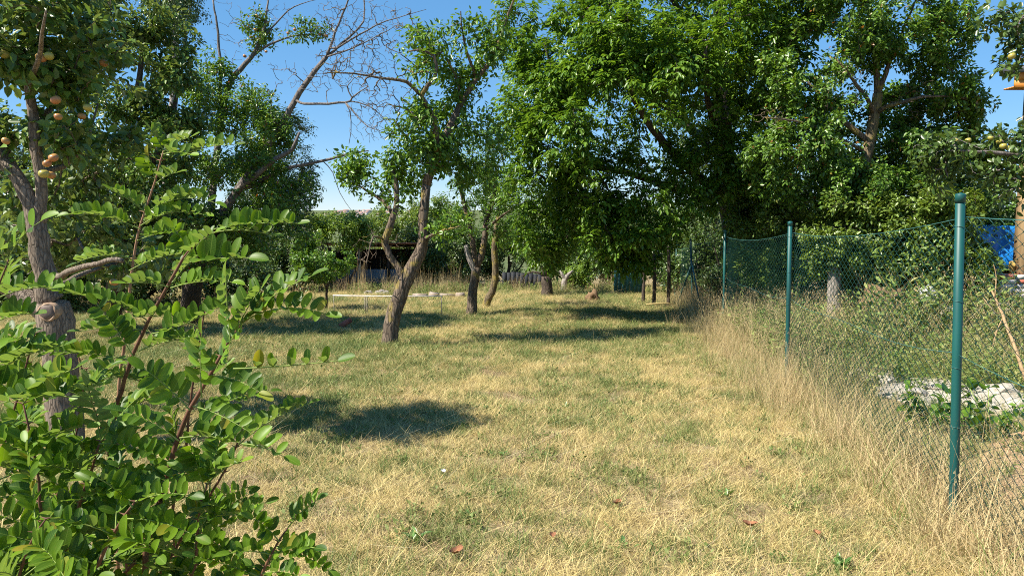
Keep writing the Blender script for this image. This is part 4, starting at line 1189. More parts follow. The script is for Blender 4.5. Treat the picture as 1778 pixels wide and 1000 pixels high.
c = P(1612, 512, 11.4)
tag(lump('plastic_sack', (c.x, c.y, c.z - 0.02), (0.13, 0.12, 0.17), M['sack'], 3, 0.38, 2.6, facet=True), 'crumpled white plastic sack in the weeds left of the nearest post', 'sack')
c = P(1648, 545, 11.0)
tag(lump('plastic_sack', (c.x, c.y, c.z), (0.12, 0.12, 0.11), M['sack'], 5, 0.38, 2.6, facet=True), 'small white sack half hidden behind the nearest green post', 'sack')
M['brown_pile'] = plain_mat('brown old straw', (0.24, 0.155, 0.085), (0.13, 0.08, 0.045), scale=22, stretch=(0.5, 2, 3), rough=0.95, bump_d=0.03)
c = P(1535, 520, 11.9)
bale = lump('straw_bale', (c.x, c.y, c.z - 0.04), (0.36, 0.26, 0.27), M['brown_pile'], 9, 0.5, 3.2)
tag(bale, 'brown heap of old straw under the shrubs behind the fence', 'straw heap')
bale.name = 'straw_heap'
c = P(1590, 520, 11.8)
s = MB(); s.box((c.x, c.y, c.z - 0.05), (0.16, 0.05, 0.8), Matrix.Rotation(0.25, 4, 'Y'))
tag(s.build('wooden_board', M['pine']), 'short tan board leaning beside the white sack', 'board')
# leaning dry stick at the right edge
a, b = P(1722, 505, 6.2), P(1778, 650, 5.7)
b2 = Vector((b.x + 0.1, b.y - 0.1, gz(b.x, b.y)))
s = MB(); s.tube(*smooth_path([a, a.lerp(b, 0.3) + Vector((0.012, 0, 0)), b, b2], [0.007, 0.012, 0.015, 0.016], 0.06, 0.004), 7)
s.tube(*smooth_path([a.lerp(b, 0.28), a.lerp(b, 0.3) + Vector((-0.05, 0, 0.02)), a.lerp(b, 0.15) + Vector((-0.11, 0, 0.04))], [0.006, 0.005, 0.003], 0.05), 5)
s.tube(*smooth_path([a.lerp(b, 0.35), a.lerp(b, 0.42) + Vector((-0.06, 0, -0.05)), a.lerp(b, 0.6) + Vector((-0.14, 0, -0.06))], [0.006, 0.005, 0.003], 0.05), 5)
s.tube(*smooth_path([a.lerp(b, 0.1), a + Vector((0.03, 0, 0.12)), a + Vector((0.0, 0, 0.22))], [0.006, 0.005, 0.003], 0.05), 5)
tag(s.build('leaning_stick', M['pine']), 'long tan stick leaning in the weeds at the right edge', 'stick')

# broken concrete path and bare soil beyond the fence
M['concrete'] = plain_mat('pale broken concrete', (0.46, 0.42, 0.35), (0.30, 0.27, 0.22), scale=25, rough=0.95, bump_d=0.02)
M['bare_soil'] = plain_mat('bare orange soil', (0.44, 0.29, 0.17), (0.32, 0.20, 0.11), scale=18, rough=0.95, bump_d=0.02)


def ground_patch(name, outline, mat, lift, seed):
    """an uneven patch of ground, a few mm above the sheet below"""
    pts = [Vector((p.x, p.y)) for p in outline]
    n = len(pts)
    ring = []
    for i in range(n):
        for k in range(6):
            p = pts[i].lerp(pts[(i + 1) % n], k / 6)
            ring.append(p + Vector((noise.noise(Vector((p.x * 3, p.y * 3, seed))), noise.noise(Vector((p.x * 3, p.y * 3, seed + 5))))) * 0.12)
    c = sum(ring, Vector((0, 0))) / len(ring)
    v, q, t = [], [], []
    R_ = 6
    for r in range(1, R_ + 1):
        for p in ring:
            pp = c.lerp(p, r / R_)
            v.append((pp.x, pp.y, gz(pp.x, pp.y) + (lift if r < R_ else -0.03) + (0.02 * noise.noise(Vector((pp.x * 6, pp.y * 6, 0))) if r < R_ else 0)))
    v.append((c.x, c.y, gz(c.x, c.y) + lift))
    m_ = len(ring)
    for r in range(R_ - 1):
        for i in range(m_): q.append((r * m_ + i, (r + 1) * m_ + i, (r + 1) * m_ + (i + 1) % m_, r * m_ + (i + 1) % m_))
    for i in range(m_): t.append((i, (i + 1) % m_, R_ * m_))
    return tag(link(name, np_mesh(name, v, [q, t], mat, smooth=True)), kind='structure')


ground_patch('concrete_path', [G(1455, 668), G(1480, 622), G(1510, 628), (G(1540, 662)), G(1640, 664), G(1790, 672), G(1830, 735), G(1690, 722), G(1560, 700)], M['concrete'], 0.035, 1)
ground_patch('bare_soil', [G(1690, 780), G(1790, 745), G(1880, 800), G(1880, 900), G(1760, 890), G(1700, 850)], M['bare_soil'], 0.03, 2)
for i, (px, py, r) in enumerate(((1500, 640, 0.10), (1530, 668, 0.12), (1585, 690, 0.10), (1740, 690, 0.13), (1768, 712, 0.10), (1705, 712, 0.09), (1622, 682, 0.08))):
    g = G(px, py)
    o = lump('concrete_lump', (g.x, g.y, g.z + 0.05), (r * 1.3, r, r * 0.55), M['concrete'], i * 2.3, 0.5, 2.2, sub=2)
    for f in o.data.polygons: f.use_smooth = False
    tag(o, ['pale concrete lump at the bend of the broken path', 'pale concrete lump just right of the bend of the path', 'pale concrete lump midway along the path left of the nearest post',
            'largest pale lump on the path right of the nearest post', 'pale lump on the path closest to the right edge', 'small pale lump beside the path just right of the nearest post', 'smallest pale lump on the path just left of the nearest post'][i], 'rubble', 'rubble along the broken path')

# ------------------------------------------------------------------ shed, rail, rubble bed and far boards at the end of the lawn
M['shed_panel'] = plain_mat('blue grey panel', (0.20, 0.24, 0.29), (0.15, 0.18, 0.23), scale=6, rough=0.8)
M['shed_dark'] = plain_mat('old brown shed boards', (0.07, 0.055, 0.045), (0.05, 0.04, 0.03), scale=6, rough=0.9)
M['rust_roof'] = plain_mat('rusty sheet roof', (0.25, 0.12, 0.09), (0.16, 0.08, 0.06), scale=7, rough=0.8)
M['white_post'] = plain_mat('grey white post', (0.55, 0.55, 0.53), rough=0.8)
ds = 27.0
xa, xb = P(575, 480, ds).x, P(725, 480, ds).x
g0 = gz((xa + xb) / 2, ds)
zr = P(640, 425, ds).z
root = empty('garden_shed', ((xa + xb) / 2, ds + 1, g0), 'open fronted dark garden shed with blue grey panels at the far end', 'shed')
zr_b = zr - 0.25
s = MB(); s.box(((xa + xb) / 2, ds + 2.1, (g0 + zr_b) / 2), (xb - xa, 0.06, zr_b - g0)); s.build('back_wall', M['shed_dark'], root)
for x in (xa, xb):
    s = MB(); s.box((x, ds + 1.05, (g0 + zr_b) / 2), (0.06, 2.0, zr_b - g0 - 0.01)); s.build('side_wall', M['shed_dark'], root)
s = MB()
for k in range(12):
    x = xa - 0.25 + (xb - xa + 0.5) * (k + 0.5) / 12
    s.box((x, ds + 0.95, zr - 0.05), ((xb - xa + 0.5) / 12 * 0.93, 2.7, 0.035), Matrix.Rotation(-0.09, 4, 'X'))
s.build('roof', M['rust_roof'], root)
for k in range(3):
    xl, xr = xa + (xb - xa) * k / 3, xa + (xb - xa) * (k + 1) / 3
    s = MB(); s.box(((xl + xr) / 2, ds, g0 + 0.36), (xr - xl - 0.12, 0.04, 0.74)); s.build('panel', M['shed_panel'], root)
for k in range(4):
    x = xa + (xb - xa) * k / 3
    s = MB(); s.box((x, ds - 0.03, (g0 + zr - 0.1) / 2), (0.08, 0.08, zr - 0.1 - g0)); s.build('post', M['white_post'] if k == 1 else M['shed_dark'], root)

M['pale_metal'] = plain_mat('pale painted metal', (0.70, 0.66, 0.60), (0.5, 0.44, 0.38), scale=20, rough=0.6)
gr = G(636, 546)
ra_, rb_ = P(578, 513, gr.y), P(768, 514, gr.y)
s_root = empty('garden_rail', (gr.x, gr.y, gr.z), 'low thin pale rail on a double leg crossing behind the leaning plum', 'rail')
s = MB(); s.tube([ra_, ra_.lerp(rb_, 0.5) - Vector((0, 0, 0.012)), rb_], 0.014, 8); s.build('rail', M['pale_metal'], s_root)
for dx in (-0.022, 0.022):
    s = MB(); s.tube([Vector((gr.x + dx, gr.y, gr.z - 0.1)), Vector((gr.x + dx, gr.y, ra_.z))], 0.011, 6); s.build('leg', M['grey_wood'], s_root)
for x in (ra_.x + 0.02, P(697, 514, gr.y).x, rb_.x - 0.02):
    s = MB(); s.tube([Vector((x, gr.y, gz(x, gr.y) - 0.1)), Vector((x, gr.y, ra_.z))], 0.009, 6); s.build('leg', M['grey_wood'], s_root)

M['pink_stone'] = plain_mat('pale pink stone', (0.36, 0.29, 0.24), (0.25, 0.20, 0.165), scale=9, rough=0.95, bump_d=0.02)
g = G(735, 517)
root = empty('stone_border', (g.x, g.y, g.z), 'low border of pale pinkish stone blocks right of the leaning trunk at the far end', 'wall')
k = 0
for i, (l_, h_) in enumerate(((0.46, 0.13), (0.34, 0.16), (0.52, 0.12), (0.30, 0.15))):
    s = MB(); s.box((P(716, 510, g.y).x + 0.24 + 0.40 * i, g.y + random.uniform(-0.05, 0.05), g.z + h_ / 2), (l_ * 0.86, 0.26, h_), Matrix.Rotation(random.uniform(-0.12, 0.12), 4, 'Z') @ Matrix.Rotation(random.uniform(-0.06, 0.06), 4, 'Y'), jitter=0.02)
    s.build('stone', M['pink_stone'], root)
for i, (px, py, r, lab) in enumerate(((662, 512, 0.14, 'dark grey rubble lump just left of the leaning trunk at the far end'), (690, 507, 0.16, 'pale tilted rubble slab behind the leaning trunk'), (640, 512, 0.10, 'small brown rubble lump left of the leaning trunk at the far end'), (720, 500, 0.12, 'rubble lump on top of the stone border'))):
    g = G(px, py)
    o = lump('rubble_stone', (g.x, g.y, g.z + 0.06), (r * 1.6, r, r * 0.7), M['pink_stone'] if i in (1, 3) else M['grey_wood'], i * 3 + 1, 0.5, 2.4, sub=2)
    for f in o.data.polygons: f.use_smooth = False
    tag(o, lab, 'rubble', 'rubble round the stone border')
g = G(600, 570)
s = MB(); s.box((g.x, g.y, g.z + 0.09), (0.24, 0.10, 0.08), Matrix.Rotation(0.5, 4, 'Z') @ Matrix.Rotation(-0.5, 4, 'Y'))
tag(s.build('brick', M['red_brick']), 'single red brick lying in the dry grass left of the leaning plum', 'brick')

M['teal_board'] = plain_mat('weathered teal boards', (0.05, 0.17, 0.18), (0.035, 0.12, 0.13), scale=7, stretch=(6, 6, 0.6), rough=0.8)
M['slate_board'] = plain_mat('dark slate boards', (0.024, 0.028, 0.035), (0.015, 0.018, 0.024), scale=7, stretch=(6, 6, 0.6), rough=0.8)


def board_fence(name, label, x0, x1, y, h, mat, w=0.16):
    root = empty(name, ((x0 + x1) / 2, y, gz((x0 + x1) / 2, y)), label, 'fence')
    n = int((x1 - x0) / w)
    for i in range(n):
        x = x0 + (i + 0.5) * w
        s = MB(); s.box((x, y + 0.006 * (i % 2), gz(x, y) + h / 2 + random.uniform(-0.03, 0.03)), (w - 0.006, 0.022, h))
        s.build('plank', mat, root)
    for zr_ in (0.25, 0.8):
        s = MB(); s.box(((x0 + x1) / 2, y + 0.045, gz(x0, y) + h * zr_), (x1 - x0, 0.04, 0.08)); s.build('rail', mat, root)
    return root


board_fence('board_fence', 'low fence of dark slate boards beyond the curving plum at the far end', P(872, 485, 27).x, P(945, 485, 27).x, 27.0, 0.60, M['slate_board'])
board_fence('board_fence', 'fence of teal boards in shade left of the dark stakes', P(1066, 480, 24).x, P(1116, 480, 24).x, 24.0, 1.25, M['teal_board'], 0.13)
# gnarled stump
g = G(978, 506)
s = MB()
s.tube(*smooth_path([g - Vector((0, 0, 0.1)), P(980, 490, g.y), P(986, 478, g.y), P(995, 470, g.y)], [0.11, 0.10, 0.08, 0.03], 0.08, 0.01), 10, rough=0.2)
s.tube(*smooth_path([P(982, 486, g.y), P(976, 476, g.y), P(972, 470, g.y)], [0.07, 0.05, 0.02], 0.08, 0.01), 8, rough=0.2)
tag(s.build('gnarled_stump', M['grey_wood'], smooth=True), 'pale gnarled dead stump right of the short trunked plum', 'stump')
g = G(1030, 524)
tag(lump('dry_tuft', (g.x, g.y, g.z + 0.08), (0.16, 0.14, 0.2), M['brown_pile'], 7, 0.6, 3), 'small brown tuft of dead growth on the shaded far lawn', 'tuft')

# pale town on the far hill
M['town'] = plain_mat('pale far house', (0.62, 0.60, 0.58), (0.5, 0.46, 0.44), rough=0.9, bump_d=0)
M['town_roof'] = plain_mat('far roof', (0.35, 0.22, 0.18), (0.30, 0.2, 0.17), rough=0.9, bump_d=0)
rr = random.Random(4)
for i in range(44):
    y = rr.uniform(2300, 2900)
    x = P(566 + (i * 37 % 150), 369, y).x
    z = gz(x, y)
    w_, h_ = rr.uniform(8, 22), rr.uniform(4, 9)
    root = empty('distant_building', (x, y, z))
    s = MB(); s.box((x, y, z + h_ / 2 - 2), (w_, w_ * 0.7, h_ + 4)); s.build('wall', M['town'], root)
    s = MB(); s.add([(x - w_ * .55, y - w_ * .4, z + h_), (x + w_ * .55, y - w_ * .4, z + h_), (x + w_ * .55, y + w_ * .4, z + h_), (x - w_ * .55, y + w_ * .4, z + h_), (x - w_ * .4, y, z + h_ + 3), (x + w_ * .4, y, z + h_ + 3)],
                    [(0, 1, 5, 4), (2, 3, 4, 5)], [(1, 2, 5), (3, 0, 4)]); s.build('roof', M['town_roof'], root)
    tag(root, 'tiny pale building of the town on the far skyline', 'building', 'buildings of the far town')

# ------------------------------------------------------------------ grass
CLUMPS = {}


def blade_clump(name, n, radius, h, lean, width, mat, seg=3, seed=0, seed_head=False, curl=0.5, hvar=0.4):
    rng = np.random.default_rng(seed)
    v, q, t, rd = [], [], [], []
    for i in range(n):
        a = rng.uniform(0, 2 * math.pi); r = radius * math.sqrt(rng.uniform())
        p = np.array([r * math.cos(a), r * math.sin(a), -0.01])
        b = rng.uniform(0, 2 * math.pi)
        le = math.radians(rng.uniform(*lean))
        hh = h * rng.uniform(1 - hvar, 1 + hvar)
        w = width * rng.uniform(0.7, 1.3)
        yaw = rng.uniform(0, math.pi)
        sd = np.array([math.cos(yaw), math.sin(yaw), 0]) * w / 2
        k0 = len(v)
        c = p.copy()
        sv = rng.uniform()
        bend = rng.uniform(0.2, 1.0) * curl
        for s_ in range(seg + 1):
            f = s_ / seg
            ww = sd * (1 - 0.85 * f)
            v.append(c - ww); v.append(c + ww); rd += [sv, sv]
            an = min(le + bend * f, 1.62)
            b += rng.normal(0, 0.18)
            c = c + np.array([math.sin(an) * math.cos(b), math.sin(an) * math.sin(b), math.cos(an)]) * hh / seg
            c[2] = max(c[2], 0.004)
        for s_ in range(seg):
            q.append((k0 + 2 * s_, k0 + 2 * s_ + 1, k0 + 2 * s_ + 3, k0 + 2 * s_ + 2))
        if seed_head and rng.uniform() < 0.7:
            for m_ in range(7):
                base = v[-2] * 0.5 + v[-1] * 0.5 if m_ == 0 else base
                e = base - np.array([math.sin(an) * math.cos(b), math.sin(an) * math.sin(b), math.cos(an)]) * 0.014 * m_
                o_ = rng.normal(0, 0.007, 3)
                k1 = len(v)
                v += [e + o_, e + o_ + rng.normal(0, 0.004, 3), e + o_ + np.array([0, 0, 0.016])]; rd += [sv] * 3
                t.append((k1, k1 + 1, k1 + 2))
    me = np_mesh(name, v, [q] + ([t] if t else []), mat, {'rnd': rd})
    o = bpy.data.objects.new(name, me)
    return o


def leafy_clump(name, n_st, h, mat, leaf, seed, radius=0.12, per=14, width=0.5, lean=25):
    rng = np.random.default_rng(seed)
    tips, dirs = [], []
    v, q, rd = [], [], []
    for i in range(n_st):
        a = rng.uniform(0, 2 * math.pi); r = radius * math.sqrt(rng.uniform())
        p = np.array([r * math.cos(a), r * math.sin(a), 0.0])
        b = rng.uniform(0, 6.28); le = math.radians(rng.uniform(0, lean)); hh = h * rng.uniform(0.5, 1.2)
        d = np.array([math.sin(le) * math.cos(b), math.sin(le) * math.sin(b), math.cos(le)])
        for u in np.linspace(0.25, 1.0, per):
            tips.append(p + d * hh * u); dirs.append(d)
        k0 = len(v)
        sd = np.array([math.cos(b + 1.57), math.sin(b + 1.57), 0]) * 0.0025
        v += [p - sd, p + sd, p + d * hh + sd * 0.3, p + d * hh - sd * 0.3]; rd += [0.6] * 4
        q.append((k0, k0 + 1, k0 + 2, k0 + 3))
    tips, dirs = np.array(tips), np.array(dirs)
    fr = leaf_frames(tips, dirs, 1, 0.03, leaf, rng, droop=0.15, up=0.5, size_var=0.45)
    lv = leaf_verts(fr, width, LEAF4)
    n = len(tips)
    b = (np.arange(n) * 4)[:, None] + len(v)
    t = np.concatenate([b + np.array([[0, 1, 2]]), b + np.array([[0, 2, 3]])])
    allv = np.concatenate([np.array(v), lv])
    rd = np.concatenate([np.array(rd), np.repeat(rng.uniform(0, 1, n), 4)])
    return bpy.data.objects.new(name, np_mesh(name, allv, [q, t], mat, {'rnd': rd}))


def scatter(name, kinds, pts, idx, rot, scl, label, kind='stuff'):
    """one object: tufts placed by a node group on the given points"""
    col = bpy.data.collections.new(name + ' tufts')
    for i, o in enumerate(kinds):
        o.name = '%s_%02d' % (name, i)
        col.objects.link(o)
    me = bpy.data.meshes.new(name)
    n = len(pts)
    me.vertices.add(n)
    me.vertices.foreach_set('co', np.asarray(pts, np.float32).ravel())
    a = me.attributes.new('idx', 'INT', 'POINT'); a.data.foreach_set('value', np.asarray(idx, np.int32))
    a = me.attributes.new('rot', 'FLOAT_VECTOR', 'POINT'); a.data.foreach_set('vector', np.asarray(rot, np.float32).ravel())
    a = me.attributes.new('scl', 'FLOAT', 'POINT'); a.data.foreach_set('value', np.asarray(scl, np.float32))
    o = link(name, me)
    ng = bpy.data.node_groups.new(name, 'GeometryNodeTree')
    ng.interface.new_socket('Geometry', in_out='INPUT', socket_type='NodeSocketGeometry')
    ng.interface.new_socket('Geometry', in_out='OUTPUT', socket_type='NodeSocketGeometry')
    gi, go = ng.nodes.new('NodeGroupInput'), ng.nodes.new('NodeGroupOutput')
    ci = ng.nodes.new('GeometryNodeCollectionInfo')
    ci.inputs[0].default_value = col; ci.inputs[1].default_value = True; ci.inputs[2].default_value = True
    ip = ng.nodes.new('GeometryNodeInstanceOnPoints')

    def attr(nm, typ):
        nn = ng.nodes.new('GeometryNodeInputNamedAttribute'); nn.data_type = typ; nn.inputs[0].default_value = nm
        return [s_ for s_ in nn.outputs if s_.enabled and s_.name == 'Attribute'][0]
    L = ng.links.new
    L(gi.outputs[0], ip.inputs['Points']); L(ci.outputs[0], ip.inputs['Instance'])
    ip.inputs['Pick Instance'].default_value = True
    L(attr('idx', 'INT'), ip.inputs['Instance Index']); L(attr('rot', 'FLOAT_VECTOR'), ip.inputs['Rotation']); L(attr('scl', 'FLOAT'), ip.inputs['Scale'])
    L(ip.outputs[0], go.inputs[0])
    md = o.modifiers.new('tufts', 'NODES'); md.node_group = ng
    return tag(o, label, None, None, kind)


def fbm(x, y, s):
    return noise.noise(Vector((x * s, y * s, 3.7))) + 0.5 * noise.noise(Vector((x * s * 2.1, y * s * 2.1, 9.2))) + 0.25 * noise.noise(Vector((x * s * 4.3, y * s * 4.3, 1.2)))


def greenness(x, y):
    g = 0.40 * fbm(x, y, 0.6) + 0.45 * fbm(x + 40, y, 1.9)
    g += 0.30 * math.exp(-((y - 11.6 - 0.35 * x) / 1.7) ** 2)          # the greener band across the lawn
    g += 0.22 * math.exp(-((y - 8.6) / 2.0) ** 2) * (1 if x < -1.2 else 0)
    g += 0.25 * math.exp(-((y - 16.5) / 2.5) ** 2) * (1 if x > 0.3 else 0.4)
    if y < 6.5: g -= 0.10
    return g


# tuft kinds: 0-2 lying straw, 3-4 green tufts, 5 long lying stalks, 6 mixed upright
lawn_kinds = [blade_clump('straw', 46, 0.10, 0.115, (50, 86), 0.0030, M['straw'], 3, 1, curl=0.5), blade_clump('straw', 46, 0.10, 0.085, (35, 82), 0.0028, M['straw'], 3, 2, curl=0.8),
              blade_clump('straw', 40, 0.09, 0.075, (10, 70), 0.0030, M['straw'], 3, 3, curl=0.9), blade_clump('green', 34, 0.07, 0.085, (5, 55), 0.0036, M['green_grass'], 3, 4, curl=0.9),
              blade_clump('green', 26, 0.08, 0.065, (10, 65), 0.0042, M['green_grass'], 3, 5, curl=0.9), blade_clump('stalk', 5, 0.16, 0.30, (70, 88), 0.0034, M['straw'], 4, 6, curl=0.15),
              blade_clump('green', 22, 0.05, 0.13, (4, 40), 0.0045, M['green_grass'], 4, 7, curl=1.1),
              leafy_clump('herb', 5, 0.05, M['green_grass'], 0.026, 8, radius=0.05, per=5, width=0.6, lean=60), blade_clump('thatch', 30, 0.12, 0.07, (70, 90), 0.0040, M['thatch'], 3, 9, curl=0.4),
              blade_clump('stalk', 3, 0.2, 0.42, (74, 89), 0.0036, M['pale_straw'], 4, 10, curl=0.12)]
pts, idx, rot, scl = [], [], [], []
rl = random.Random(77)


def lawn_ring(y0, y1, dens, sc):
    area = (y1 - y0) * (0.72 * (y0 + y1) + 1.6)
    for _ in range(int(area * dens)):
        y = rl.uniform(y0, y1)
        x = rl.uniform(-0.72 * y - 0.8, min(0.72 * y + 0.8, fence_x(y) + 0.1))
        g = greenness(x, y)
        u = rl.random()
        if rl.random() < min(0.9, max(0.12, 0.34 + 0.90 * g)):
            k = 3 if u < 0.46 else (4 if u < 0.80 else (6 if u < 0.90 else 7))
            s_ = rl.uniform(0.7, 1.2)
        else:
            k = 0 if u < 0.27 else (1 if u < 0.56 else (2 if u < 0.80 else (5 if u < 0.85 else (8 if u < 0.965 else 9))))
            if fbm(x + 11, y - 7, 2.6) > 0.42 and k in (0, 1, 2): k = 8
            s_ = rl.uniform(0.75, 1.25)
        pts.append((x, y, gz(x, y))); idx.append(k); scl.append(s_ * sc)
        rot.append((rl.uniform(-0.15, 0.15), rl.uniform(-0.15, 0.15), rl.uniform(0, 6.28)))


lawn_ring(1.6, 6.0, 330, 1.0)
lawn_ring(6.0, 10.0, 230, 1.05)
lawn_ring(10.0, 18.0, 110, 1.25)
lawn_ring(18.0, 30.0, 55, 1.6)
scatter('grass', lawn_kinds, pts, idx, rot, scl, 'sun dried mown grass with greener patches on the lawn')

# tall dry grass along the fence
tall = [blade_clump('tall', 15, 0.12, 0.58, (2, 26), 0.0058, M['tall_straw'], 5, 11, seed_head=True, curl=0.5), blade_clump('tall', 14, 0.14, 0.46, (4, 55), 0.0056, M['tall_straw'], 5, 12, curl=0.9),
        blade_clump('tall', 6, 0.12, 0.92, (2, 22), 0.0062, M['tall_straw'], 5, 13, seed_head=True, curl=0.4), blade_clump('tall', 20, 0.12, 0.32, (10, 80), 0.0054, M['tall_straw'], 4, 14, curl=0.9),
        blade_clump('tall', 18, 0.10, 0.38, (5, 40), 0.0062, M['weed'], 4, 15, curl=0.9)]
pts, idx, rot, scl = [], [], [], []
for _ in range(3000):
    y = rl.uniform(1.5, 21)
    off = rl.gauss(0.05, 0.24 + 0.012 * y)
    if off < -0.8 or off > 1.3: continue
    x = fence_x(y) + off - 0.08
    near = y < 5.8
    u = rl.random()
    if near:
        k = 3 if u < 0.60 else (1 if u < 0.86 else (0 if u < 0.90 else 4)); s_ = rl.uniform(0.55, 1.0)
        if off < -0.2: s_ *= 0.6
    else:
        k = 0 if u < 0.30 else (1 if u < 0.54 else (2 if u < 0.63 else (3 if u < 0.80 else 4))); s_ = rl.uniform(0.45, 1.05) * (0.75 + 0.5 * noise.noise(Vector((x * 1.5, y * 1.5, 0))))
        if off < -0.3: s_ *= 0.7
    pts.append((x, y, gz(x, y))); idx.append(k); scl.append(s_)
    rot.append((rl.uniform(-0.12, 0.12), rl.uniform(-0.12, 0.12), rl.uniform(0, 6.28)))
scatter('tall_grass', tall, pts, idx, rot, scl, 'tall straw coloured grass left uncut along the wire fence')

# green weeds beyond the fence
weeds = [leafy_clump('weed', 7, 0.34, M['weed'], 0.045, 31), leafy_clump('weed', 6, 0.24, M['weed'], 0.035, 32), leafy_clump('weed', 5, 0.5, M['weed'], 0.05, 33, width=0.35), blade_clump('weed', 26, 0.10, 0.34, (4, 45), 0.0055, M['weed'], 4, 34, curl=0.9),
         blade_clump('weed', 18, 0.12, 0.5, (4, 35), 0.004, M['tall_straw'], 4, 35, seed_head=True, curl=0.6)]
pts, idx, rot, scl = [], [], [], []
path_pts = [G(1470, 650), G(1510, 660), G(1600, 682), G(1700, 696), G(1800, 705)]


def near_path(x, y):
    for a, b in zip(path_pts, path_pts[1:]):
        ab = Vector((b.x - a.x, b.y - a.y)); ap = Vector((x - a.x, y - a.y))
        t = max(0, min(1, ap.dot(ab) / ab.dot(ab)))
        if (ap - ab * t).length < 0.46: return True
    return False


for _ in range(7000):
    y = rl.uniform(2.6, 15)
    x = fence_x(y) + 0.15 + rl.random() * min(6.5, 0.72 * y + 1.2 - fence_x(y))
    if near_path(x, y) and rl.random() < 0.74: continue
    if y < 4.6 and rl.random() < 0.75: continue
    if y < 5.6 and rl.random() < 0.3: continue
    u = rl.random()
    k = 0 if u < 0.20 else (1 if u < 0.36 else (2 if u < 0.46 else (3 if u < 0.76 else 4)))
    pts.append((x, y, gz(x, y))); idx.append(k); scl.append(rl.uniform(0.5, 1.1) * (0.34 if y < 7.4 else (0.95 if y < 9 else 1.4)))
    rot.append((rl.uniform(-0.12, 0.12), rl.uniform(-0.12, 0.12), rl.uniform(0, 6.28)))
for _ in range(90):
    q_ = P(rl.uniform(1490, 1770), 520, rl.uniform(9.6, 11.0))
    pts.append((q_.x, q_.y, gz(q_.x, q_.y))); idx.append(rl.choice((2, 2, 3, 4))); scl.append(rl.uniform(1.5, 2.3)); rot.append((0, 0, rl.uniform(0, 6.28)))
scatter('weeds', weeds, pts, idx, rot, scl, 'green and yellowing weeds covering the ground beyond the wire fence')

# dry weeds and pale stalks round the rubble bed
drys = [blade_clump('dry', 26, 0.2, 0.6, (2, 40), 0.007, M['tall_straw'], 4, 41, seed_head=True), leafy_clump('dry', 7, 0.4, M['weed'], 0.06, 42, radius=0.2), blade_clump('dry', 8, 0.2, 1.15, (1, 10), 0.012, M['tall_straw'], 4, 43, seed_head=True, curl=0.2)]
pts, idx, rot, scl = [], [], [], []
for _ in range(260):
    px = rl.uniform(600, 810); py = rl.uniform(497, 511)
    g = G(px, py)
    u = rl.random()
    pts.append((g.x, g.y, g.z)); idx.append(0 if u < 0.45 else (1 if u < 0.86 else 2)); scl.append(rl.uniform(0.5, 1.0)); rot.append((0, 0, rl.uniform(0, 6.28)))
for _ in range(24):
    px = rl.uniform(655, 700); g = G(px, rl.uniform(494, 500))
    pts.append((g.x, g.y, g.z)); idx.append(2); scl.append(rl.uniform(0.8, 1.3)); rot.append((0, 0, rl.uniform(0, 6.28)))
for _ in range(420):                                  # uncut edge along the far bushes
    x = rl.uniform(-13, 5); y = rl.uniform(24, 28) if x > -7 else rl.uniform(17, 21)
    u = rl.random()
    pts.append((x, y, gz(x, y))); idx.append(0 if u < 0.4 else 1); scl.append(rl.uniform(0.4, 0.9)); rot.append((0, 0, rl.uniform(0, 6.28)))
scatter('dry_weeds', drys, pts, idx, rot, scl, 'dry seeding weeds round the stone border and along the far edge of the lawn')

# single weeds in the lawn
def rosette(px, py, r, n, label, stand=0.5, seed=0):
    rng = np.random.default_rng(seed)
    g = G(px, py)
    root = empty('lawn_weed', g, label, 'weed', 'green weeds in the dry lawn')
    for i in range(n):
        a = 2 * math.pi * i / n + rng.uniform(-0.3, 0.3)
        an = rng.uniform(0.3, 1.0) * stand
        ax = np.array([math.cos(a) * math.cos(an), math.sin(a) * math.cos(an), math.sin(an)])
        nr = np.array([-math.cos(a) * math.sin(an), -math.sin(a) * math.sin(an), math.cos(an)])
        p = np.array(g) + np.array([rng.normal(0, 0.015), rng.normal(0, 0.015), 0.02 * rng.uniform()])
        leaf_objects((np.array([p]), np.array([ax]), np.array([np.cross(ax, nr)]), np.array([nr]), np.array([r * rng.uniform(0.45, 0.9)])), [0], 0.36, M['rosette'], root)


for i, (px, py, r, n, st, lab) in enumerate((
        (722, 945, 0.10, 9, 1.0, 'dark leafy weed standing in the dry lawn near the bottom edge, left of centre'),
        (875, 795, 0.07, 7, 0.6, 'green rosette weed in the dry lawn just right of the apple tree shadow'),
        (980, 712, 0.08, 12, 1.3, 'bright green upright tuft weed in the middle of the dry lawn'),
        (845, 710, 0.07, 7, 0.7, 'green weed beside the tip of the apple tree shadow'),
        (1092, 952, 0.07, 8, 0.5, 'flat rosette weed in the dry lawn at bottom centre'),
        (1258, 862, 0.09, 9, 0.9, 'green weed below the tall dry grass, nearest the first post'),
        (1462, 985, 0.10, 12, 1.1, 'bushy green weed at the bottom edge left of the fence'),
        (685, 648, 0.09, 8, 0.6, 'broad leaved weed in the lawn below the leaning plum'),
        (1115, 885, 0.06, 6, 0.4, 'small flat weed right of a curled brown leaf'),
        (820, 800 + 105, 0.06, 7, 0.8, 'small pale green weed in the lower left part of the dry lawn'))):
    rosette(px, py, r, n, lab, st, i)
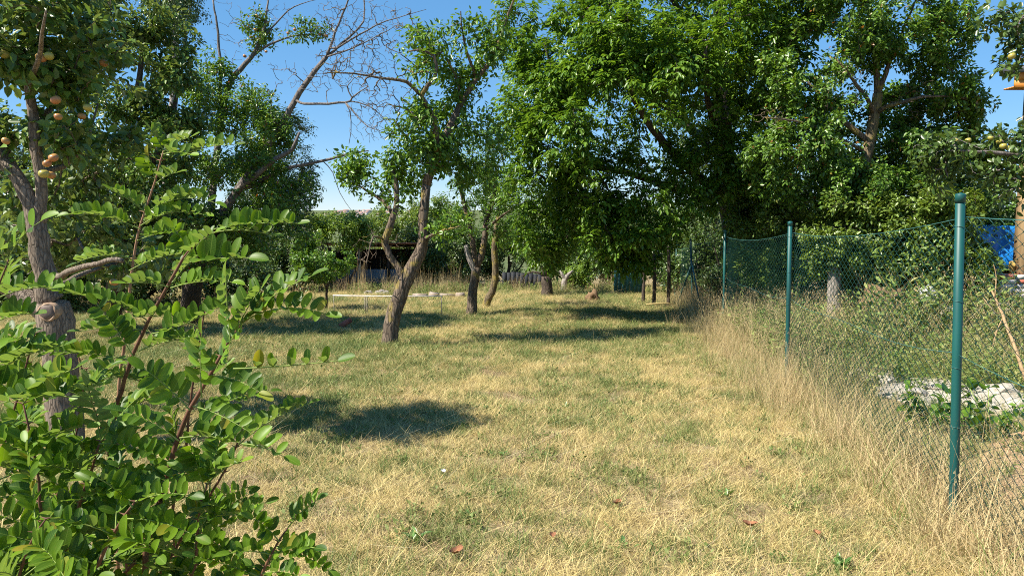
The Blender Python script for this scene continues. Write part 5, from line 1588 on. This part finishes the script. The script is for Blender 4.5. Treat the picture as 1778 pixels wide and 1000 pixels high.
# leafy dark weed against the fence by the first post
for i, (px, py, lab) in enumerate(((1628, 745, 'dark leafy plant growing just left of the nearest green post'), (1715, 765, 'dark leafy plant growing just right of the nearest green post'))):
    g = G(px, py)
    root = empty('leafy_plant', g, lab, 'plant', 'plants behind the fence')
    rng = np.random.default_rng(90 + i)
    s = MB(); tips, dirs = [], []
    for k in range(8):
        a = rng.uniform(0, 6.28); e = g + Vector((0.28 * math.cos(a), 0.2 * math.sin(a), rng.uniform(0.16, 0.42)))
        mid = g.lerp(e, 0.5) + Vector((0, 0, 0.06))
        s.tube([g, mid, e], [0.005, 0.004, 0.002], 4)
        for u in (0.4, 0.6, 0.8, 1.0):
            tips.append(np.array(g.lerp(e, u))); dirs.append(np.array((e - g).normalized()))
    s.build('stem', M['rachis'], root)
    fr = leaf_frames(np.array(tips), np.array(dirs), 3, 0.05, 0.085, rng, droop=0.2)
    leaf_objects(fr, range(len(fr[0])), 0.62, M['plum_leaf'], root)

# fallen leaves and a scrap of paper
M['dead_leaf'] = plain_mat('dead brown leaf', (0.30, 0.13, 0.06), (0.17, 0.08, 0.045), scale=40, rough=0.8)
M['paper'] = plain_mat('white paper', (0.75, 0.74, 0.72), rough=0.8)


def curled_leaf(px, py, l, label, mat='dead_leaf', seed=0, cat='leaf', name='fallen_leaf', grp='fallen leaves on the lawn'):
    rr = random.Random(seed)
    l *= 0.8
    g = G(px, py) + Vector((0, 0, 0.04))
    yaw, cu = rr.uniform(0, 6.28), rr.uniform(2.0, 5.0)
    v, q = [], []
    for i in range(9):
        t = i / 8
        w = 0.30 * l * math.sin(math.pi * min(1, t * 0.93 + 0.06)) ** 0.7
        for j in range(5):
            s_ = (j - 2) / 2
            x = (t - 0.5) * l; y = s_ * w
            z = cu * (x * x) * 3 + (abs(s_) ** 1.5) * w * 0.8 + rr.uniform(-1, 1) * 0.04 * l
            v.append((g.x + x * math.cos(yaw) - y * math.sin(yaw), g.y + x * math.sin(yaw) + y * math.cos(yaw), g.z + z))
    for i in range(8):
        for j in range(4): q.append((i * 5 + j, (i + 1) * 5 + j, (i + 1) * 5 + j + 1, i * 5 + j + 1))
    return tag(link(name, np_mesh(name, v, [q], M[mat], smooth=True)), label, cat, grp)


curled_leaf(1072, 880, 0.085, 'curled orange brown leaf in the middle of the near lawn', seed=1)
curled_leaf(1302, 922, 0.095, 'dark brown leaf lying left of the nearest post at lower right', seed=2)
curled_leaf(1418, 936, 0.075, 'reddish leaf nearest to the foot of the fence at lower right', seed=3)
curled_leaf(960, 942, 0.07, 'brown leaf standing on edge in the lower middle of the lawn', seed=4)
curled_leaf(792, 978, 0.10, 'dark dead leaf at the bottom edge left of centre', seed=5)
curled_leaf(770, 828, 0.07, 'small white scrap of paper below the apple tree shadow', 'paper', 6, 'paper', 'paper_scrap', None)

# ------------------------------------------------------------------ young locust shoots in the foreground
LFT = {}


def leaflet_mesh(k):
    """oval leaflet, length 1 along x, folded a little along its midrib and cupped"""
    if k in LFT: return LFT[k]
    rr = random.Random(k)
    w = [0.0, 0.17, 0.225, 0.235, 0.20, 0.11, 0.0]
    x = [0.0, 0.16, 0.36, 0.58, 0.80, 0.95, 1.0]
    wid = rr.uniform(0.92, 1.15); fold = rr.uniform(0.15, 0.55); dr = rr.uniform(-0.28, 0.12)
    v, q, t = [], [], []
    mids, lf, rt = [], [], []
    for i in range(7):
        z = dr * x[i] ** 2
        mids.append(len(v)); v.append((x[i], 0, z))
        if 0 < i < 6:
            lf.append(len(v)); v.append((x[i], w[i] * wid, z + fold * w[i]))
            rt.append(len(v)); v.append((x[i], -w[i] * wid, z + fold * w[i]))
    t += [(mids[0], mids[1], lf[0]), (mids[0], rt[0], mids[1]), (mids[6], lf[4], mids[5]), (mids[6], mids[5], rt[4])]
    for i in range(4):
        q += [(mids[i + 1], mids[i + 2], lf[i + 1], lf[i]), (mids[i + 1], rt[i], rt[i + 1], mids[i + 2])]
    me = np_mesh('leaflet', v, [q, t], M['locust_leaf'], smooth=True)
    LFT[k] = me
    return me


rq = random.Random(3)


def frond(root, b, t, upv=None, ll=0.036, fold=0.85, arch=0.12, pairs=None):
    """one compound leaf: a stalk and its leaflets in pairs"""
    b, t = Vector(b), Vector(t)
    L = (t - b).length
    ll *= 0.88
    up0 = (upv or Vector((rq.uniform(-0.25, 0.1), -0.55 + rq.uniform(-0.3, 0.3), 0.85))).normalized()
    m = (b + t) / 2 + Vector((0, 0, arch * L)) + Vector((rq.uniform(-1, 1), rq.uniform(-1, 1), 0)) * 0.04 * L
    def c(u): return (1 - u) ** 2 * b + 2 * u * (1 - u) * m + u * u * t
    s = MB(); s.tube([c(u) for u in np.linspace(0, 1, 8)], np.linspace(0.0015, 0.0008, 8), 4, cap=False)
    st = s.build('leaf_stalk', M['rachis'], root)
    inv = wmat(st).inverted()
    n = pairs or max(4, int(L * 0.84 / (ll * 0.40)))
    def put(pos, ax, nr, l):
        ax = ax.normalized(); nr = (nr - ax * nr.dot(ax)).normalized(); sd = nr.cross(ax)
        o = bpy.data.objects.new('leaflet', leaflet_mesh(rq.randrange(6)))
        COL.objects.link(o)
        o.parent = st; o.matrix_parent_inverse = inv
        o.matrix_basis = Matrix(((ax.x * l, sd.x * l, nr.x * l, pos.x), (ax.y * l, sd.y * l, nr.y * l, pos.y), (ax.z * l, sd.z * l, nr.z * l, pos.z), (0, 0, 0, 1)))
    for i in range(n):
        u = 0.16 + 0.80 * (i + 0.5) / n
        tan = (c(min(1, u + 0.02)) - c(u - 0.02)).normalized()
        side = tan.cross(up0).normalized(); upn = side.cross(tan).normalized()
        for sg in (1, -1):
            f = fold + rq.uniform(-0.35, 0.35)
            ax = side * sg * math.cos(f) + upn * math.sin(f) + tan * rq.uniform(0.2, 0.5)
            nr = upn * math.cos(f) - side * sg * math.sin(f) + tan * rq.uniform(-0.15, 0.35)
            taper = 0.72 + 0.42 * math.sin(math.pi * min(1, 0.18 + 0.8 * u))
            put(c(u + rq.uniform(-0.01, 0.01)), ax, nr, ll * taper * rq.uniform(0.72, 1.12))
    tan = (c(1.0) - c(0.95)).normalized()
    put(c(1.0), tan + up0 * 0.15, up0, ll * 0.95)
    return n * 2 + 1


def sapling(label, px_pts, d_lo, d_hi, r0, auto, mat='locust_stem', explicit=(), L_auto=0.18, ll=0.036, lean=None, seed=0):
    """px_pts from the bottom of the frame upward; depth runs from d_lo to d_hi"""
    n = len(px_pts)
    pts = [P(x, y, d_lo + (d_hi - d_lo) * i / max(1, n - 1)) for i, (x, y) in enumerate(px_pts)]
    low = pts[0]
    foot = Vector((low.x - 0.03, low.y + 0.05, gz(low.x, low.y)))
    mid = foot.lerp(low, 0.5) + Vector((0.02, 0.0, 0))
    root = empty('locust_shoot', foot, label, 'young tree', 'locust shoots in the foreground')
    path, rad = smooth_path([foot - Vector((0, 0, 0.05)), mid] + pts, [r0 * 1.25, r0 * 1.15] + list(np.linspace(r0, r0 * 0.35, n)), 0.03, 0.0012, seed)
    s = MB(); s.tube(path, rad, 8)
    # paired thorns at the nodes
    rr = random.Random(seed + 50)
    vis = [i for i in range(len(path)) if path[i].z > low.z - 0.15]
    step = max(1, len(vis) // max(1, auto or 8))
    for i in vis[::step]:
        for sg in (-1, 1):
            e = Vector((sg * 0.012, rr.uniform(-0.006, 0.006), 0.004))
            s.tube([path[i], path[i] + e], [0.002, 0.0003], 4, cap=False)
    s.build('stem', M[mat], root, smooth=True)
    cnt = 0
    for e in explicit:
        (bx, by), (tx, ty), dd = e[0], e[1], e[2]
        kw = e[3] if len(e) > 3 else {}
        cnt += frond(root, P(bx, by, dd), P(tx, ty, dd + kw.pop('dz', -0.03)), ll=kw.pop('ll', ll), **kw)
    ang = rr.uniform(0, 6.28)
    for k in range(auto):
        i = vis[int((k + rr.random() * 0.6) / auto * (len(vis) - 1))]
        ang += 2.4 + rr.uniform(-0.4, 0.4)
        d = Vector((math.cos(ang), math.sin(ang) * 0.8 - 0.15, rr.uniform(0.1, 0.75)))
        if lean: d += Vector(lean)
        d.normalize()
        if cnt > 280: break
        cnt += frond(root, path[i], path[i] + d * L_auto * rr.uniform(0.75, 1.2), ll=ll * rr.uniform(0.88, 1.15), fold=rr.uniform(0.4, 1.1), arch=rr.uniform(0.05, 0.22))
    return root


sapling('tallest pale stemmed locust shoot reaching up before the dark fruit trees',
        [(206, 1000), (206, 888), (205, 700), (214, 610), (220, 561), (229, 473), (239, 410), (252, 368), (273, 300), (284, 262)], 2.0, 1.95, 0.0055, 9, 'pale_stem', [
            ((284, 262), (262, 228), 1.95, dict(pairs=5, fold=0.6)), ((282, 265), (332, 238), 1.95, dict(pairs=5)), ((320, 268), (408, 252), 1.93, dict(arch=0.1)), ((284, 268), (330, 268), 1.9, dict(pairs=4)),
            ((270, 312), (258, 272), 1.93, dict(pairs=5)), ((272, 318), (308, 300), 1.9, dict(pairs=5)), ((252, 368), (196, 332), 1.95), ((252, 372), (372, 352), 1.9, dict(ll=0.040, arch=0.25)), ((243, 398), (120, 372), 1.95, dict(arch=0.18)),
            ((244, 392), (352, 372), 1.9, dict(arch=0.2)), ((238, 418), (322, 402), 1.95), ((226, 448), (134, 456), 1.95, dict(arch=0.2)), ((224, 470), (320, 440), 1.9), ((208, 522), (78, 500), 1.85, dict(ll=0.040, arch=-0.02))],
        ll=0.036, seed=1)
sapling('reddish locust shoot bending right across the dry lawn behind it',
        [(200, 760), (212, 680), (229, 620), (256, 561), (290, 498), (319, 448), (350, 412), (372, 398)], 1.72, 1.62, 0.0055, 9, 'locust_stem', [
            ((372, 398), (516, 388), 1.6, dict(arch=0.06)), ((366, 405), (470, 408), 1.62, dict(pairs=6)), ((330, 455), (432, 448), 1.45, dict(ll=0.048, fold=1.0, arch=0.05)), ((320, 450), (372, 405), 1.6), ((330, 440), (300, 395), 1.65),
            ((292, 498), (220, 492), 1.65), ((296, 500), (402, 490), 1.6, dict(arch=0.1)), ((300, 490), (350, 440), 1.7), ((262, 560), (180, 520), 1.7, dict(arch=0.1)), ((262, 580), (386, 528), 1.6, dict(arch=-0.08, ll=0.040)),
            ((258, 575), (140, 575), 1.75, dict(arch=0.12)), ((232, 620), (168, 528), 1.6, dict(fold=0.2)), ((240, 610), (330, 590), 1.6), ((228, 625), (40, 612), 1.75, dict(arch=0.06))],
        ll=0.036, seed=2)
sapling('thick red stemmed locust shoot nearest the centre with large leaflets',
        [(252, 1000), (276, 876), (306, 772), (328, 712), (364, 652), (400, 590), (420, 560)], 1.5, 1.42, 0.0065, 12, 'locust_stem', [
            ((420, 560), (565, 545), 1.36, dict(ll=0.040, arch=0.22, fold=0.5)), ((416, 560), (540, 480), 1.36, dict(ll=0.042, arch=0.1, fold=0.35)), ((410, 575), (455, 500), 1.38, dict(ll=0.04)), ((400, 590), (392, 480), 1.35, dict(ll=0.038, fold=0.3)), ((405, 640), (586, 626), 1.3, dict(ll=0.042, fold=1.15, arch=-0.02, pairs=5)),
            ((376, 640), (424, 560), 1.38, dict(fold=0.25)), ((366, 652), (450, 680), 1.35, dict(fold=0.4)), ((350, 690), (350, 580), 1.36, dict(fold=0.2)), ((335, 705), (440, 755), 1.36, dict(fold=0.4)), ((330, 712), (250, 640), 1.36, dict(fold=0.3)),
            ((420, 770), (492, 792), 1.3, dict(pairs=3, ll=0.042)), ((312, 760), (420, 770), 1.35), ((310, 765), (215, 715), 1.36, dict(fold=0.25, ll=0.042))],
        L_auto=0.17, ll=0.040, seed=3)
sapling('red stemmed locust shoot ending in a pale underside leaf spray',
        [(105, 1000), (120, 944), (140, 872), (160, 810), (175, 765)], 1.5, 1.45, 0.0055, 11, 'locust_stem', [
            ((175, 765), (150, 670), 1.4, dict(fold=0.1, ll=0.04, upv=Vector((0.2, 0.9, 0.4)))), ((176, 765), (240, 690), 1.42, dict(fold=0.3)), ((140, 690), (0, 700), 1.36, dict(ll=0.042, arch=0.1)), ((172, 770), (290, 800), 1.4), ((150, 840), (40, 760), 1.42), ((150, 850), (260, 850), 1.4)],
        L_auto=0.17, ll=0.042, seed=4)
sapling('short locust shoot at the left edge with dense dark leaflets',
        [(80, 1000), (78, 940), (70, 870), (62, 800), (40, 700)], 1.45, 1.4, 0.0045, 13, 'locust_stem', [
            ((40, 700), (130, 640), 1.38), ((45, 700), (-30, 650), 1.38), ((60, 780), (150, 740), 1.4), ((60, 800), (-20, 760), 1.4), ((60, 810), (130, 820), 1.38)], L_auto=0.17, ll=0.040, seed=5)
sapling('low locust shoot at the bottom edge leaning toward the lawn',
        [(430, 1040), (452, 1000), (470, 962), (500, 915)], 1.42, 1.40, 0.0042, 5, 'locust_stem', [
            ((500, 915), (550, 868), 1.4, dict(pairs=6, fold=0.4)), ((485, 940), (440, 900), 1.4), ((480, 950), (570, 990), 1.38), ((470, 962), (400, 960), 1.4), ((455, 995), (520, 1000), 1.38)], L_auto=0.13, ll=0.034, seed=6)
sapling('bushy locust shoot in the bottom left corner',
        [(150, 1040), (170, 980), (200, 920), (235, 870)], 1.35, 1.32, 0.005, 12, 'locust_stem', [((235, 870), (330, 860), 1.3), ((230, 880), (170, 830), 1.3), ((220, 900), (340, 930), 1.3), ((200, 930), (90, 900), 1.3)], L_auto=0.17, ll=0.038, seed=7)
sapling('locust shoot with bright leaflets between the two red stems',
        [(330, 1040), (340, 980), (345, 900), (360, 840)], 1.5, 1.46, 0.004, 12, 'locust_stem', [((360, 840), (420, 800), 1.44), ((355, 850), (330, 770), 1.44), ((345, 900), (450, 900), 1.42), ((342, 930), (420, 970), 1.42)], L_auto=0.15, ll=0.036, seed=8)
sapling('thin locust shoot at the left edge level with the apple fork',
        [(-30, 1000), (-20, 800), (-15, 640), (-8, 520), (15, 450)], 1.55, 1.5, 0.004, 9, 'locust_stem', [
            ((14, 450), (70, 385), 1.45, dict(pairs=3, ll=0.05, fold=0.3)), ((12, 460), (-20, 400), 1.45, dict(pairs=3, ll=0.05)), ((-8, 520), (90, 500), 1.45, dict(ll=0.042)), ((-10, 560), (60, 545), 1.45), ((-15, 650), (110, 600), 1.45, dict(ll=0.042)), ((-15, 680), (120, 690), 1.45, dict(ll=0.042))], L_auto=0.17, ll=0.040, seed=9)

for lab_, px_, d_, n_, sd_ in (
        ('dark leafy locust shoot filling the gap between the left edge and the pale stem', [(30, 1040), (60, 960), (100, 860), (130, 760), (150, 640)], 1.75, 14, 11),
        ('locust shoot with fanned leaves under the sawn apple limb', [(150, 1000), (165, 900), (190, 800), (160, 700), (130, 600)], 1.8, 15, 12),
        ('locust shoot leaning to the lawn above the lowest sprig', [(270, 1040), (300, 960), (350, 880), (400, 800), (425, 730)], 1.62, 10, 13),
        ('low locust shoot at the very bottom left of the picture', [(20, 1060), (30, 1010), (50, 950), (80, 900)], 1.3, 13, 14),
        ('slender locust shoot behind the thick red stem', [(300, 900), (320, 800), (330, 700), (345, 600), (360, 520)], 1.8, 12, 15),
        ('locust shoot at the left edge below the apple limb', [(-40, 980), (-20, 860), (10, 760), (40, 660), (60, 580)], 1.65, 10, 16),
        ('locust shoot low in the middle of the thicket', [(200, 1040), (230, 980), (270, 900), (290, 840)], 1.55, 8, 17)):
    sapling(lab_, px_, d_, d_ - 0.06, 0.0042, n_, L_auto=0.185, ll=0.039, seed=sd_)
